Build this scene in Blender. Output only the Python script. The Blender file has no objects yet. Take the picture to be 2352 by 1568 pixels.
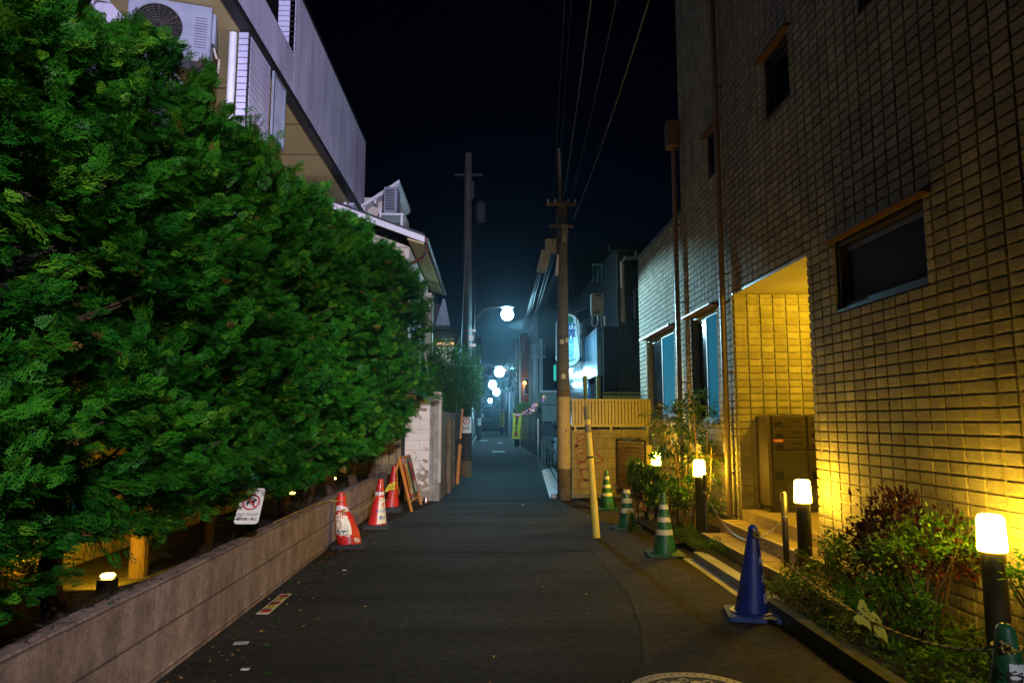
import bpy, math, random
import numpy as np
from mathutils import Vector, Matrix

random.seed(11)
rng = np.random.default_rng(11)
R = math.radians
scene = bpy.context.scene
COL = scene.collection

# ------------------------------------------------------------------ camera
cam = bpy.data.cameras.new('camera')
cam.sensor_fit = 'HORIZONTAL'; cam.sensor_width = 36.0
cam.lens = 36.0 * 1608.0 / 2352.0
cam.clip_start = 0.05; cam.clip_end = 2000
camo = bpy.data.objects.new('camera', cam); COL.objects.link(camo)
camo.location = (0, 0, 1.55)
camo.rotation_euler = (R(90 + 6.563), 0, R(-1.787))
scene.camera = camo

# ------------------------------------------------------------------ world (night sky)
world = bpy.data.worlds.new('World'); scene.world = world
world.use_nodes = True
wn = world.node_tree; wn.nodes.clear()
wo = wn.nodes.new('ShaderNodeOutputWorld'); wb = wn.nodes.new('ShaderNodeBackground')
sk = wn.nodes.new('ShaderNodeTexSky'); sk.sky_type = 'NISHITA'; sk.sun_disc = False
sk.sun_elevation = R(-6); sk.sun_rotation = R(10); sk.air_density = 1.5; sk.ozone_density = 4
wb.inputs['Strength'].default_value = 0.3
wn.links.new(sk.outputs[0], wb.inputs['Color']); wn.links.new(wb.outputs[0], wo.inputs['Surface'])

# ------------------------------------------------------------------ exposure
scene.view_settings.view_transform = 'Standard'
scene.view_settings.look = 'None'
scene.view_settings.exposure = 0.0
scene.view_settings.gamma = 1.0
scene.view_settings.use_curve_mapping = False
scene.cycles.use_denoising = True
scene.cycles.max_bounces = 6
scene.cycles.diffuse_bounces = 1
scene.cycles.glossy_bounces = 3
scene.cycles.transparent_max_bounces = 8
scene.cycles.sample_clamp_indirect = 3.0
scene.cycles.volume_bounces = 0

# unseen lamp added behind the photographer, plus aimed fill spots (post built further down)
WARM = (1.0, 0.62, 0.02)
COOL = (0.28, 0.78, 1.0)
def spot(name, loc, target, power, color, size=1.5, blend=.6, radius=.12, parent=None):
    l = bpy.data.lights.new(name, 'SPOT'); l.energy = power; l.color = color
    l.spot_size = size; l.spot_blend = blend; l.shadow_soft_size = radius
    o = bpy.data.objects.new(name, l); COL.objects.link(o); o.location = loc
    o.rotation_euler = (Vector(target) - Vector(loc)).to_track_quat('-Z', 'Y').to_euler()
    return o
def point(name, loc, power, color, radius=.1):
    l = bpy.data.lights.new(name, 'POINT'); l.energy = power; l.color = color; l.shadow_soft_size = radius
    o = bpy.data.objects.new(name, l); COL.objects.link(o); o.location = loc
    return o
spot('rear_lamp_light', (2.0, -5.6, 3.9), (-1.9, 7.8, 2.0), 4300, (0.97, 0.87, 0.93), R(39), .75, .10)
spot('rear_side_fill', (2.0, -5.6, 3.7), (-1.62, 13.6, .9), 7000, (0.98, 0.88, 0.92), R(15), .6, .06)  # extra spot added to brighten the white wall and red cones
spot('rear_front_fill', (2.0, -5.6, 3.7), (2.05, 4.9, .35), 950, (0.86, 0.90, 1.0), R(15), .7, .06)  # extra spot added to light the blue cone and near planting
spot('rear_flood_fill', (2.0, -5.6, 4.1), (-3.4, 13.0, 8.9), 17000, (0.66, 0.64, 1.0), R(33), .5, .12)  # extra flood added to brighten the left facade

# ------------------------------------------------------------------ materials
def nt(name):
    m = bpy.data.materials.new(name); m.use_nodes = True
    t = m.node_tree; b = t.nodes['Principled BSDF']
    return m, t, b
def L(t, a, b): t.links.new(a, b)
def coords(t, kind='Object', scale=(1, 1, 1)):
    tc = t.nodes.new('ShaderNodeTexCoord'); mp = t.nodes.new('ShaderNodeMapping')
    mp.inputs['Scale'].default_value = scale
    L(t, tc.outputs[kind], mp.inputs['Vector']); return mp.outputs[0]
def noise(t, vec, scale, detail=5, rough=.6):
    n = t.nodes.new('ShaderNodeTexNoise'); n.inputs['Scale'].default_value = scale
    n.inputs['Detail'].default_value = detail; n.inputs['Roughness'].default_value = rough
    L(t, vec, n.inputs['Vector']); return n.outputs['Fac']
def ramp(t, fac, stops):
    r = t.nodes.new('ShaderNodeValToRGB'); e = r.color_ramp.elements
    while len(e) < len(stops): e.new(.5)
    for i, (p, c) in enumerate(stops):
        e[i].position = p; e[i].color = (*c, 1) if len(c) == 3 else c
    L(t, fac, r.inputs[0]); return r.outputs[0]
def mix(t, fac, a, b, mode='MIX'):
    m = t.nodes.new('ShaderNodeMix'); m.data_type = 'RGBA'; m.blend_type = mode
    for s, v in ((m.inputs[0], fac), (m.inputs[6], a), (m.inputs[7], b)):
        if isinstance(v, (int, float)): s.default_value = v
        elif isinstance(v, tuple): s.default_value = (*v, 1)
        else: L(t, v, s)
    return m.outputs[2]
def bumpn(t, b, h, strength=.4, dist=.01):
    n = t.nodes.new('ShaderNodeBump'); n.inputs['Strength'].default_value = strength
    n.inputs['Distance'].default_value = dist
    L(t, h, n.inputs['Height']); L(t, n.outputs[0], b.inputs['Normal'])
def pmat(name, c1, c2=None, ns=4, rough=.7, metal=0., bs=60, bst=.25, bd=.004, coat=0., spec=None, lo=.35, hi=.65, scale=(1, 1, 1)):
    m, t, b = nt(name)
    v = coords(t, 'Object', scale)
    c2 = c2 or tuple(x * .72 for x in c1)
    L(t, ramp(t, noise(t, v, ns), [(lo, c1), (hi, c2)]), b.inputs['Base Color'])
    b.inputs['Roughness'].default_value = rough; b.inputs['Metallic'].default_value = metal
    if coat: b.inputs['Coat Weight'].default_value = coat
    if spec is not None: b.inputs['Specular IOR Level'].default_value = spec
    if bst: bumpn(t, b, noise(t, v, bs), bst, bd)
    return m
def emat(name, color, strength):
    m, t, b = nt(name)
    b.inputs['Base Color'].default_value = (.8, .8, .8, 1)
    b.inputs['Emission Color'].default_value = (*color, 1); b.inputs['Emission Strength'].default_value = strength
    return m

def asphalt(name, base, tint, spk=.5):
    m, t, b = nt(name); v = coords(t)
    mpb = t.nodes.new('ShaderNodeMapping'); mpb.inputs['Scale'].default_value = (.35, 1.6, 1); L(t, v, mpb.inputs[0])  # tone stretched into cross bands, a road sheen put into the colour
    big = noise(t, mpb.outputs[0], .9, 8, .72); mid = noise(t, v, 16, 6, .75)
    c = mix(t, ramp(t, big, [(.35, (0, 0, 0)), (.7, (1, 1, 1))]), base, tint)
    c = mix(t, ramp(t, mid, [(.3, (.7,) * 3), (.7, (1.25,) * 3)]), (1, 1, 1), c, 'MULTIPLY') if False else mix(t, 1.0, c, ramp(t, mid, [(.36, (.38,) * 3), (.64, (1.15,) * 3)]), 'MULTIPLY')
    vo = t.nodes.new('ShaderNodeTexVoronoi'); vo.inputs['Scale'].default_value = 30; L(t, v, vo.inputs['Vector'])
    agg = ramp(t, vo.outputs['Distance'], [(.0, (1, 1, 1)), (.20, (0, 0, 0))])
    sel = ramp(t, noise(t, v, 61, 2), [(.60, (0, 0, 0)), (.66, (1, 1, 1))])
    s = mix(t, 1.0, agg, sel, 'MULTIPLY')
    c = mix(t, s, c, (spk, spk * .95, spk * .85))
    L(t, c, b.inputs['Base Color'])
    L(t, ramp(t, big, [(.3, (.82,) * 3), (.7, (.96,) * 3)]), b.inputs['Roughness']); b.inputs['Specular IOR Level'].default_value = .22
    bumpn(t, b, noise(t, v, 180, 4), .55, .006)
    return m
M = {}
M['asphalt'] = asphalt('asphalt', (.056, .046, .030), (.020, .018, .013), .60)
M['asphalt_new'] = asphalt('asphalt_newer', (.030, .034, .034), (.048, .054, .054), .24)
M['asphalt_apron'] = asphalt('asphalt_apron', (.066, .048, .026), (.035, .027, .018), .32)
M['kerbdark'] = pmat('dirty_kerb', (.08, .08, .055), (.035, .04, .025), 8, .9, bs=80, bst=.6)
M['soil'] = pmat('soil', (.035, .025, .016), (.015, .011, .008), 9, .95, bs=30, bst=.9, bd=.03)
M['concrete'] = pmat('concrete', (.34, .33, .30), (.2, .19, .17), 5, .85, bs=90, bst=.5, bd=.004)
M['concrete_pale'] = pmat('concrete_pale', (.5, .48, .44), (.34, .32, .29), 2.5, .8, bs=120, bst=.3)
def blockwall(name, c1, c2, bw, bh, streak=.6, mort=(.12, .11, .1), plane='YZ', zoff=0.0, msize=.006):
    m, t, b = nt(name); tc = t.nodes.new('ShaderNodeTexCoord')
    sep = t.nodes.new('ShaderNodeSeparateXYZ'); L(t, tc.outputs['Object'], sep.inputs[0])
    cmb = t.nodes.new('ShaderNodeCombineXYZ')
    L(t, sep.outputs['Y' if plane == 'YZ' else 'X'], cmb.inputs[0]); L(t, sep.outputs['Z'], cmb.inputs[1])
    br = t.nodes.new('ShaderNodeTexBrick'); br.inputs['Scale'].default_value = 1
    br.inputs['Brick Width'].default_value = bw; br.inputs['Row Height'].default_value = bh
    br.inputs['Mortar Size'].default_value = msize; br.inputs['Mortar Smooth'].default_value = .3
    br.inputs['Color1'].default_value = (1, 1, 1, 1); br.inputs['Color2'].default_value = (.86, .86, .86, 1)
    br.inputs['Mortar'].default_value = (.35, .33, .3, 1)
    mp = t.nodes.new('ShaderNodeMapping'); mp.inputs['Location'].default_value = (0, -zoff, 0)
    L(t, cmb.outputs[0], mp.inputs[0]); L(t, mp.outputs[0], br.inputs['Vector'])
    v = tc.outputs['Object']
    base = ramp(t, noise(t, v, 4.5, 9, .8), [(.38, c1), (.64, c2)])
    mp2 = t.nodes.new('ShaderNodeMapping'); mp2.inputs['Scale'].default_value = (4.5, 4.5, .9); L(t, v, mp2.inputs[0])
    st = ramp(t, noise(t, mp2.outputs[0], 1, 5, .75), [(.42, (1, 1, 1)), (.68, (1 - streak,) * 3)])
    col = mix(t, 1.0, base, st, 'MULTIPLY'); col = mix(t, 1.0, col, br.outputs['Color'], 'MULTIPLY')
    col = mix(t, 1.0, col, ramp(t, noise(t, v, 38, 6, .8), [(.3, (.62,) * 3), (.62, (1.06,) * 3)]), 'MULTIPLY')
    vo = t.nodes.new('ShaderNodeTexVoronoi'); vo.inputs['Scale'].default_value = 17; L(t, v, vo.inputs['Vector'])
    sp = mix(t, 1.0, ramp(t, vo.outputs['Distance'], [(.03, (1, 1, 1)), (.09, (0, 0, 0))]), ramp(t, noise(t, v, 5, 2), [(.5, (0, 0, 0)), (.56, (1, 1, 1))]), 'MULTIPLY')
    col = mix(t, sp, col, (.75, .72, .68))
    L(t, col, b.inputs['Base Color']); b.inputs['Roughness'].default_value = .88
    h = mix(t, .55, br.outputs['Color'], noise(t, v, 48, 7, .8))
    bumpn(t, b, h, .7, .008)
    return m
M['lowblock'] = blockwall('low_wall_block', (.44, .33, .30), (.19, .14, .13), 1.6, .27, .42, zoff=.03)
M['brownblock'] = blockwall('brown_block', (.26, .2, .13), (.13, .1, .07), .42, .2, .5)
M['brownblockx'] = blockwall('brown_block_end', (.26, .2, .13), (.13, .1, .07), .42, .2, .5, plane='XZ')
M['graffblock'] = blockwall('tan_block', (.66, .51, .19), (.46, .34, .12), .6, .205, .35, plane='XZ', zoff=-.01)
M['greyblock'] = blockwall('grey_block', (.26, .3, .31), (.17, .2, .21), .5, .2, .3, plane='XZ')
M['plankwall'] = blockwall('plank_fence', (.42, .33, .17), (.25, .19, .1), .14, 1.9, .4)
M['plankwall'].node_tree.nodes['Brick Texture'].offset = 0
for k in ('lowblock', 'graffblock'): M[k].node_tree.nodes['Brick Texture'].offset = .5
# flaking white paint over block
def flaking():
    m, t, b = nt('flaking_white_paint'); tc = t.nodes.new('ShaderNodeTexCoord'); v = tc.outputs['Object']
    sep = t.nodes.new('ShaderNodeSeparateXYZ'); L(t, v, sep.inputs[0])
    cmb = t.nodes.new('ShaderNodeCombineXYZ'); L(t, sep.outputs['X'], cmb.inputs[0]); L(t, sep.outputs['Z'], cmb.inputs[1])
    br = t.nodes.new('ShaderNodeTexBrick'); br.inputs['Scale'].default_value = 1
    br.inputs['Brick Width'].default_value = 3; br.inputs['Row Height'].default_value = .2
    br.inputs['Mortar Size'].default_value = .004
    br.inputs['Color1'].default_value = (1,) * 4; br.inputs['Color2'].default_value = (1,) * 4; br.inputs['Mortar'].default_value = (.5, .47, .42, 1)
    L(t, cmb.outputs[0], br.inputs['Vector'])
    n = noise(t, v, 7, 8, .72)
    # flakes more common low on the wall, as on the real one
    mr = t.nodes.new('ShaderNodeMapRange'); mr.inputs['From Min'].default_value = .0; mr.inputs['From Max'].default_value = 1.7
    mr.inputs['To Min'].default_value = .17; mr.inputs['To Max'].default_value = -.13; L(t, sep.outputs['Z'], mr.inputs['Value'])
    ad = t.nodes.new('ShaderNodeMath'); L(t, n, ad.inputs[0]); L(t, mr.outputs[0], ad.inputs[1])
    f = ramp(t, ad.outputs[0], [(.585, (0, 0, 0)), (.60, (1, 1, 1))])
    paint = mix(t, 1.0, (.72, .70, .68), ramp(t, noise(t, v, 2.5, 4), [(.4, (1, 1, 1)), (.75, (.78, .76, .78))]), 'MULTIPLY')
    conc = ramp(t, noise(t, v, 11), [(.3, (.34, .29, .22)), (.7, (.2, .17, .13))])
    c = mix(t, 1.0, mix(t, f, paint, conc), br.outputs['Color'], 'MULTIPLY')
    L(t, c, b.inputs['Base Color']); b.inputs['Roughness'].default_value = .75
    bumpn(t, b, mix(t, .5, f, br.outputs['Color']), .5, .006); return m
M['flaking'] = flaking()
M['tile'] = pmat('split_face_tile', (.50, .43, .27), (.39, .335, .21), 3, .78, bs=75, bst=.85, bd=.009)
def tilemat():
    m, t, b = nt('split_face_tile'); v = coords(t)
    geo = t.nodes.new('ShaderNodeNewGeometry'); sp = t.nodes.new('ShaderNodeSeparateXYZ'); L(t, geo.outputs['Position'], sp.inputs[0])
    def cell(out, size, off):
        a = t.nodes.new('ShaderNodeMath'); a.operation = 'SUBTRACT'; a.inputs[1].default_value = off; L(t, out, a.inputs[0])
        d = t.nodes.new('ShaderNodeMath'); d.operation = 'DIVIDE'; d.inputs[1].default_value = size; L(t, a.outputs[0], d.inputs[0])
        f = t.nodes.new('ShaderNodeMath'); f.operation = 'FLOOR'; L(t, d.outputs[0], f.inputs[0]); return f.outputs[0]
    cb = t.nodes.new('ShaderNodeCombineXYZ'); L(t, cell(sp.outputs['Y'], .1765, 0), cb.inputs[0]); L(t, cell(sp.outputs['Z'], .0922, 1.55), cb.inputs[1]); L(t, cell(sp.outputs['X'], .1765, 3.28), cb.inputs[2])
    wn_ = t.nodes.new('ShaderNodeTexWhiteNoise'); L(t, cb.outputs[0], wn_.inputs['Vector'])
    tone = ramp(t, wn_.outputs['Value'], [(0, (.74, .73, .72)), (1, (1.06, 1.06, 1.05))])
    base = ramp(t, noise(t, v, 3, 6, .7), [(.35, (.50, .43, .27)), (.65, (.37, .315, .20))])
    grit = ramp(t, noise(t, v, 85, 5, .75), [(.35, (.68,) * 3), (.6, (1.05,) * 3)])
    mp = t.nodes.new('ShaderNodeMapping'); mp.inputs['Scale'].default_value = (5, 5, .45); L(t, v, mp.inputs[0])
    st = ramp(t, noise(t, mp.outputs[0], 1, 5, .7), [(.45, (1, 1, 1)), (.72, (.72, .7, .68))])
    c = mix(t, 1.0, mix(t, 1.0, base, tone, 'MULTIPLY'), mix(t, 1.0, grit, st, 'MULTIPLY'), 'MULTIPLY')
    L(t, c, b.inputs['Base Color']); b.inputs['Roughness'].default_value = .85; b.inputs['Specular IOR Level'].default_value = .3
    bumpn(t, b, noise(t, v, 42, 7, .75), 1.0, .012); return m
M['tile'] = tilemat()
M['mortar'] = pmat('tile_mortar', (.40, .35, .26), (.3, .26, .2), 6, .9, bs=100, bst=.3)
M['steptile'] = pmat('step_tile', (.46, .33, .19), (.38, .27, .16), 2, .6, bs=150, bst=.15)
M['ceil'] = pmat('soffit_board', (.62, .55, .38), (.57, .5, .35), 2, .7, bst=0)
M['siding'] = pmat('fluted_siding', (.58, .56, .70), (.38, .36, .47), 1.2, .7, bs=130, bst=.3, lo=.4, hi=.7, scale=(2.2, 2.2, .5))
M['sidegap'] = pmat('siding_joint', (.05, .045, .05), None, 3, .9, bst=0)
M['soffit'] = pmat('yellow_soffit', (.60, .49, .22), (.55, .44, .20), 1, .8, bst=0)
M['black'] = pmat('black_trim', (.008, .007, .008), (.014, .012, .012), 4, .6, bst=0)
M['dark'] = pmat('dark_wall', (.014, .013, .014), (.009, .009, .010), 3, .8)
M['darkbrown'] = pmat('dark_brown_wall', (.07, .05, .028), (.04, .03, .018), 3, .8)
M['stucco'] = pmat('cream_stucco', (.58, .50, .38), (.5, .43, .33), 2, .9, bs=180, bst=.5)
M['whitepaint'] = pmat('white_paint', (.74, .73, .72), (.62, .61, .6), 3, .55, bs=40, bst=.1)
M['white'] = pmat('white_plastic', (.78, .78, .76), (.7, .7, .68), 3, .4, bst=0)
M['acwhite'] = pmat('ac_enamel', (.27, .29, .34), (.20, .22, .26), 3, .45, bst=0)
M['rustpipe'] = pmat('brown_gutter', (.085, .028, .018), (.05, .018, .012), 6, .5, bst=0)
M['orange'] = pmat('orange_guard', (.62, .26, .06), (.45, .18, .05), 5, .55, bs=30, bst=.1)
M['yellowpvc'] = pmat('yellow_pole_guard', (.80, .62, .08), (.66, .50, .07), 4, .5, bs=25, bst=.2)
M['olivepvc'] = pmat('dirty_pole_guard', (.30, .24, .1), (.2, .17, .09), 8, .7)
M['poleconc'] = pmat('pole_concrete', (.17, .145, .10), (.10, .085, .06), 5, .85, bs=70, bst=.4)
M['polewrap'] = pmat('pole_wrap', (.60, .45, .20), (.46, .34, .15), 5, .7, bs=25, bst=.3)
M['polestain'] = pmat('pole_stain', (.10, .07, .035), (.17, .12, .05), 12, .9)
M['metal'] = pmat('dull_metal', (.42, .42, .42), (.32, .32, .32), 6, .35, .9, bst=.1)
M['galv'] = pmat('galvanised_steel', (.55, .57, .58), (.4, .42, .44), 12, .3, .8, bst=.1)
M['bronze'] = pmat('bronze_enamel', (.045, .034, .022), (.035, .026, .018), 4, .38, .3, bst=0)
M['downpipe'] = pmat('downpipe_enamel', (.20, .14, .08), (.16, .11, .065), 3, .42, 0, bst=0)
M['mailbox'] = pmat('mailbox_steel', (.062, .044, .034), (.052, .038, .029), 3, .38, .35, bst=0)
M['mailpanel'] = pmat('mailbox_side', (.09, .06, .035), (.075, .05, .03), 3, .5, .2, bst=0)
M['blackgloss'] = pmat('black_plastic', (.008, .008, .008), None, 4, .25, bst=0)
M['rubber'] = pmat('rubber_base', (.012, .013, .018), (.022, .022, .028), 14, .75)
M['red'] = pmat('red_plastic', (0.55, 0.012, 0.01), (0.22, 0.012, 0.01), 9, .45, bs=24, bst=.2, coat=.12, lo=.48, hi=.68)
M['greencone'] = pmat('greencone_plastic', (0.012, 0.14, 0.045), (0.012, 0.05, 0.025), 9, .45, bs=24, bst=.2, coat=.12, lo=.48, hi=.68)
M['bluecone'] = pmat('bluecone_plastic', (0.008, 0.035, 0.26), (0.006, 0.018, 0.1), 9, .45, bs=24, bst=.2, coat=.12, lo=.48, hi=.68)
M['bluebase'] = pmat('blue_base', (.02, .07, .30), (.06, .10, .22), 9, .6)
M['greenbase'] = pmat('green_base', (.02, .10, .06), (.02, .05, .035), 9, .6)
M['silver'] = pmat('worn_tape', (.62, .60, .62), (.5, .18, .2), 16, .35, bst=.1, lo=.45, hi=.7)
M['tape'] = pmat('reflective_tape', (.70, .66, .42), (.5, .45, .3), 14, .4, bst=.1, lo=.5, hi=.75)
M['cream'] = pmat('cream_label', (.74, .69, .50), (.64, .60, .44), 9, .45, bst=0)
M['ink'] = pmat('black_ink', (.012, .012, .014), None, 3, .6, bst=0)
M['redink'] = pmat('red_ink', (.55, .02, .015), None, 3, .6, bst=0)
M['blueink'] = pmat('blue_ink', (.012, .08, .28), None, 3, .6, bst=0)
M['greenink'] = pmat('green_ink', (.01, .22, .12), None, 3, .6, bst=0)
M['yellowsign'] = pmat('yellow_sign', (.72, .60, .03), (.62, .5, .03), 6, .5, bst=0)
M['greenboard'] = pmat('green_board', (.01, .10, .035), None, 4, .4, bst=0)
M['wood'] = pmat('orange_wood', (.55, .23, .05), (.42, .17, .04), 3, .55, bs=40, bst=.2, scale=(6, 6, 1))
M['goldrope'] = pmat('yellow_strand', (.62, .42, .06), (.45, .3, .05), 30, .7)
M['blackrope'] = pmat('black_strand', (.025, .02, .015), None, 30, .8)
M['cable'] = pmat('cable_sheath', (.010, .006, .005), None, 3, .5, bst=0)
M['graffiti'] = pmat('graffiti_paint', (.30, .10, .025), (.40, .2, .07), 9, .7, bst=0, lo=.4, hi=.65)
M['fencepanel'] = pmat('cream_steel_panel', (.66, .50, .10), (.60, .45, .09), 3, .45, bst=0)
M['greyfence'] = pmat('grey_green_panel', (.36, .42, .38), (.3, .35, .32), 3, .5, bst=0)
M['greenpanel'] = pmat('green_panel_wall', (.14, .24, .19), (.11, .2, .16), 3, .7)
M['balcony'] = pmat('balcony_concrete', (.46, .48, .42), (.38, .4, .35), 2, .8)
M['roof'] = pmat('dark_roof', (.02, .022, .026), (.03, .032, .036), 8, .6)
M['brick'] = pmat('rust_brick', (.28, .09, .03), (.2, .07, .03), 20, .8)
M['trunk'] = pmat('bark', (.06, .03, .018), (.03, .016, .010), 14, .9, bs=60, bst=.9, bd=.015, scale=(1, 1, .25))
M['cane'] = pmat('cane_bark', (.52, .32, .09), (.36, .2, .07), 16, .6)
M['gateslat'] = pmat('gate_slat', (.30, .15, .05), (.24, .12, .045), 6, .5, bst=0)
M['iron'] = pmat('cast_iron', (.035, .03, .025), (.06, .05, .04), 14, .55, .5, bs=60)
M['ironlight'] = pmat('worn_cast_iron', (.52, .43, .26), (.4, .33, .2), 25, .5, .3, bs=80)
M['paper'] = pmat('litter_paper', (.72, .74, .75), None, 3, .8, bst=0)
M['dryleaf'] = pmat('dry_leaf', (.35, .17, .04), (.5, .3, .06), 20, .8, bst=0)
M['roadpaint'] = pmat('worn_road_paint', (.62, .62, .60), (.25, .25, .24), 30, .7, lo=.45, hi=.62)
M['skin'] = M['cream']
def leafmat(name, c1, c2, trans=.25, rough=.5, ns=2.2):
    m, t, b = nt(name); v = coords(t)
    n1 = noise(t, v, ns, 3); n2 = noise(t, v, 40, 1)
    ad = t.nodes.new('ShaderNodeMath'); ad.operation = 'ADD'; L(t, n1, ad.inputs[0]); L(t, n2, ad.inputs[1])
    mu = t.nodes.new('ShaderNodeMath'); mu.operation = 'MULTIPLY'; mu.inputs[1].default_value = .5; L(t, ad.outputs[0], mu.inputs[0])
    c = ramp(t, mu.outputs[0], [(.40, c1), (.60, c2)])
    L(t, c, b.inputs['Base Color']); b.inputs['Roughness'].default_value = rough
    b.inputs['Specular IOR Level'].default_value = .12
    tr = t.nodes.new('ShaderNodeBsdfTranslucent'); L(t, c, tr.inputs['Color'])
    mx = t.nodes.new('ShaderNodeMixShader'); mx.inputs[0].default_value = trans
    out = t.nodes['Material Output']
    L(t, b.outputs[0], mx.inputs[1]); L(t, tr.outputs[0], mx.inputs[2]); L(t, mx.outputs[0], out.inputs['Surface'])
    return m
M['thuja'] = leafmat('conifer_spray', (.006, .070, .008), (.034, .185, .010), .15)
M['thujapale'] = leafmat('young_conifer_spray', (.05, .20, .012), (.12, .32, .02), .2)
M['thujadry'] = leafmat('dry_conifer_spray', (.22, .13, .03), (.12, .10, .02), .2)
M['leaf'] = leafmat('broad_leaf', (.014, .062, .005), (.055, .15, .008), .3, .4)
M['leafpale'] = leafmat('pale_leaf', (.06, .14, .012), (.14, .24, .025), .35, .4)
M['leafred'] = leafmat('dark_red_leaf', (.06, .006, .006), (.035, .012, .006), .15, .4)
M['leafmix'] = leafmat('autumn_leaf', (.10, .20, .02), (.40, .14, .02), .3, .4, 6)

# ------------------------------------------------------------------ object helpers
def tag(o, label=None, cat=None, group=None, kind=None):
    if label: o['label'] = label
    if cat: o['category'] = cat
    if group: o['group'] = group
    if kind: o['kind'] = kind
    return o
def thing(name, label, cat, loc=(0, 0, 0), group=None):
    o = bpy.data.objects.new(name, None); COL.objects.link(o); o.location = loc
    o.empty_display_size = .1
    return tag(o, label, cat, group)
def wloc(o):
    p = Vector((0, 0, 0))
    while o is not None: p += o.location; o = o.parent
    return p
def finish(name, V, F, mats, midx=None, parent=None, smooth=False):
    me = bpy.data.meshes.new(name)
    if parent is not None:
        w = wloc(parent); V = [(v[0] - w.x, v[1] - w.y, v[2] - w.z) for v in V]
    me.from_pydata(V, [], F)
    if not isinstance(mats, (list, tuple)): mats = [mats]
    for m in mats: me.materials.append(m)
    if midx is not None and len(mats) > 1: me.polygons.foreach_set('material_index', midx)
    if smooth:
        me.polygons.foreach_set('use_smooth', [True] * len(F))
        try: me.set_sharp_from_angle(angle=R(40))
        except Exception: pass
    o = bpy.data.objects.new(name, me); COL.objects.link(o); o.parent = parent
    return o
class MB:
    def __init__(s): s.v = []; s.f = []; s.m = []
    def add(s, V, F, m=0):
        n = len(s.v); s.v += [tuple(p) for p in V]; s.f += [tuple(i + n for i in f) for f in F]
        s.m += [m] * len(F); return s
    def box(s, x0, x1, y0, y1, z0, z1, m=0, rot=None, piv=None):
        V = [(x, y, z) for x in (x0, x1) for y in (y0, y1) for z in (z0, z1)]
        if rot is not None:
            piv = Vector(piv if piv else ((x0 + x1) / 2, (y0 + y1) / 2, (z0 + z1) / 2))
            V = [tuple(rot @ (Vector(p) - piv) + piv) for p in V]
        return s.add(V, [(0, 1, 3, 2), (4, 6, 7, 5), (0, 4, 5, 1), (2, 3, 7, 6), (0, 2, 6, 4), (1, 5, 7, 3)], m)
    def quad(s, a, b, c, d, m=0): return s.add([a, b, c, d], [(0, 1, 2, 3)], m)
    def tube(s, pts, r, n=8, m=0, cap=True, mf=None):
        pts = [Vector(p) for p in pts]; rs = r if isinstance(r, (list, tuple)) else [r] * len(pts)
        V = []; ref = None
        for i, p in enumerate(pts):
            d = (pts[min(i + 1, len(pts) - 1)] - pts[max(i - 1, 0)]).normalized()
            if ref is None: ref = Vector((0, 0, 1)) if abs(d.z) < .9 else Vector((1, 0, 0))
            a = d.cross(ref).normalized(); b = d.cross(a).normalized(); ref = b.cross(d) if False else ref
            if abs(d.dot(ref)) > .95:
                ref = Vector((1, 0, 0)) if abs(d.x) < .9 else Vector((0, 1, 0)); a = d.cross(ref).normalized(); b = d.cross(a).normalized()
            for k in range(n):
                t = 2 * math.pi * k / n; V.append(p + (a * math.cos(t) + b * math.sin(t)) * rs[i])
        base = len(s.v); s.v += [tuple(p) for p in V]
        for i in range(len(pts) - 1):
            for k in range(n):
                k2 = (k + 1) % n
                s.f.append((base + i * n + k, base + i * n + k2, base + (i + 1) * n + k2, base + (i + 1) * n + k))
                s.m.append(mf(i, k) if mf else m)
        if cap:
            s.f.append(tuple(base + k for k in range(n))); s.m.append(m)
            s.f.append(tuple(base + (len(pts) - 1) * n + k for k in reversed(range(n)))); s.m.append(m)
        return s
    def lathe(s, prof, c=(0, 0, 0), n=24, m=0, mf=None, warp=None, cap=True):
        base = len(s.v)
        for (r, z) in prof:
            for k in range(n):
                a = 2 * math.pi * k / n; p = (c[0] + r * math.cos(a), c[1] + r * math.sin(a), c[2] + z)
                s.v.append(tuple(warp(p)) if warp else p)
        for i in range(len(prof) - 1):
            for k in range(n):
                k2 = (k + 1) % n
                s.f.append((base + i * n + k, base + i * n + k2, base + (i + 1) * n + k2, base + (i + 1) * n + k))
                s.m.append(mf(i, k) if mf else m)
        if cap:
            s.f.append(tuple(base + k for k in reversed(range(n)))); s.m.append(mf(0, 0) if mf else m)
            s.f.append(tuple(base + (len(prof) - 1) * n + k for k in range(n))); s.m.append(mf(len(prof) - 2, 0) if mf else m)
        return s
    def prism(s, poly, o, ux, uy, th, m=0):
        """2-D outline -> slab with thickness th along ux x uy"""
        o = Vector(o); ux = Vector(ux); uy = Vector(uy); nn = ux.cross(uy).normalized() * th
        n = len(poly); A = [o + ux * a + uy * b for a, b in poly]; B = [p + nn for p in A]
        F = [tuple(reversed(range(n))), tuple(range(n, 2 * n))] + [(i, (i + 1) % n, n + (i + 1) % n, n + i) for i in range(n)]
        return s.add(A + B, F, m)
    def build(s, name, mats, parent=None, smooth=False):
        return finish(name, s.v, s.f, mats, s.m, parent, smooth)
def bx(name, mats, parent, *b, **k): return MB().box(*b, **k).build(name, mats, parent)
def copy_tree(o, parent=None):
    c = o.copy(); COL.objects.link(c); c.parent = parent
    for ch in list(o.children): copy_tree(ch, c)
    return c
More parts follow.
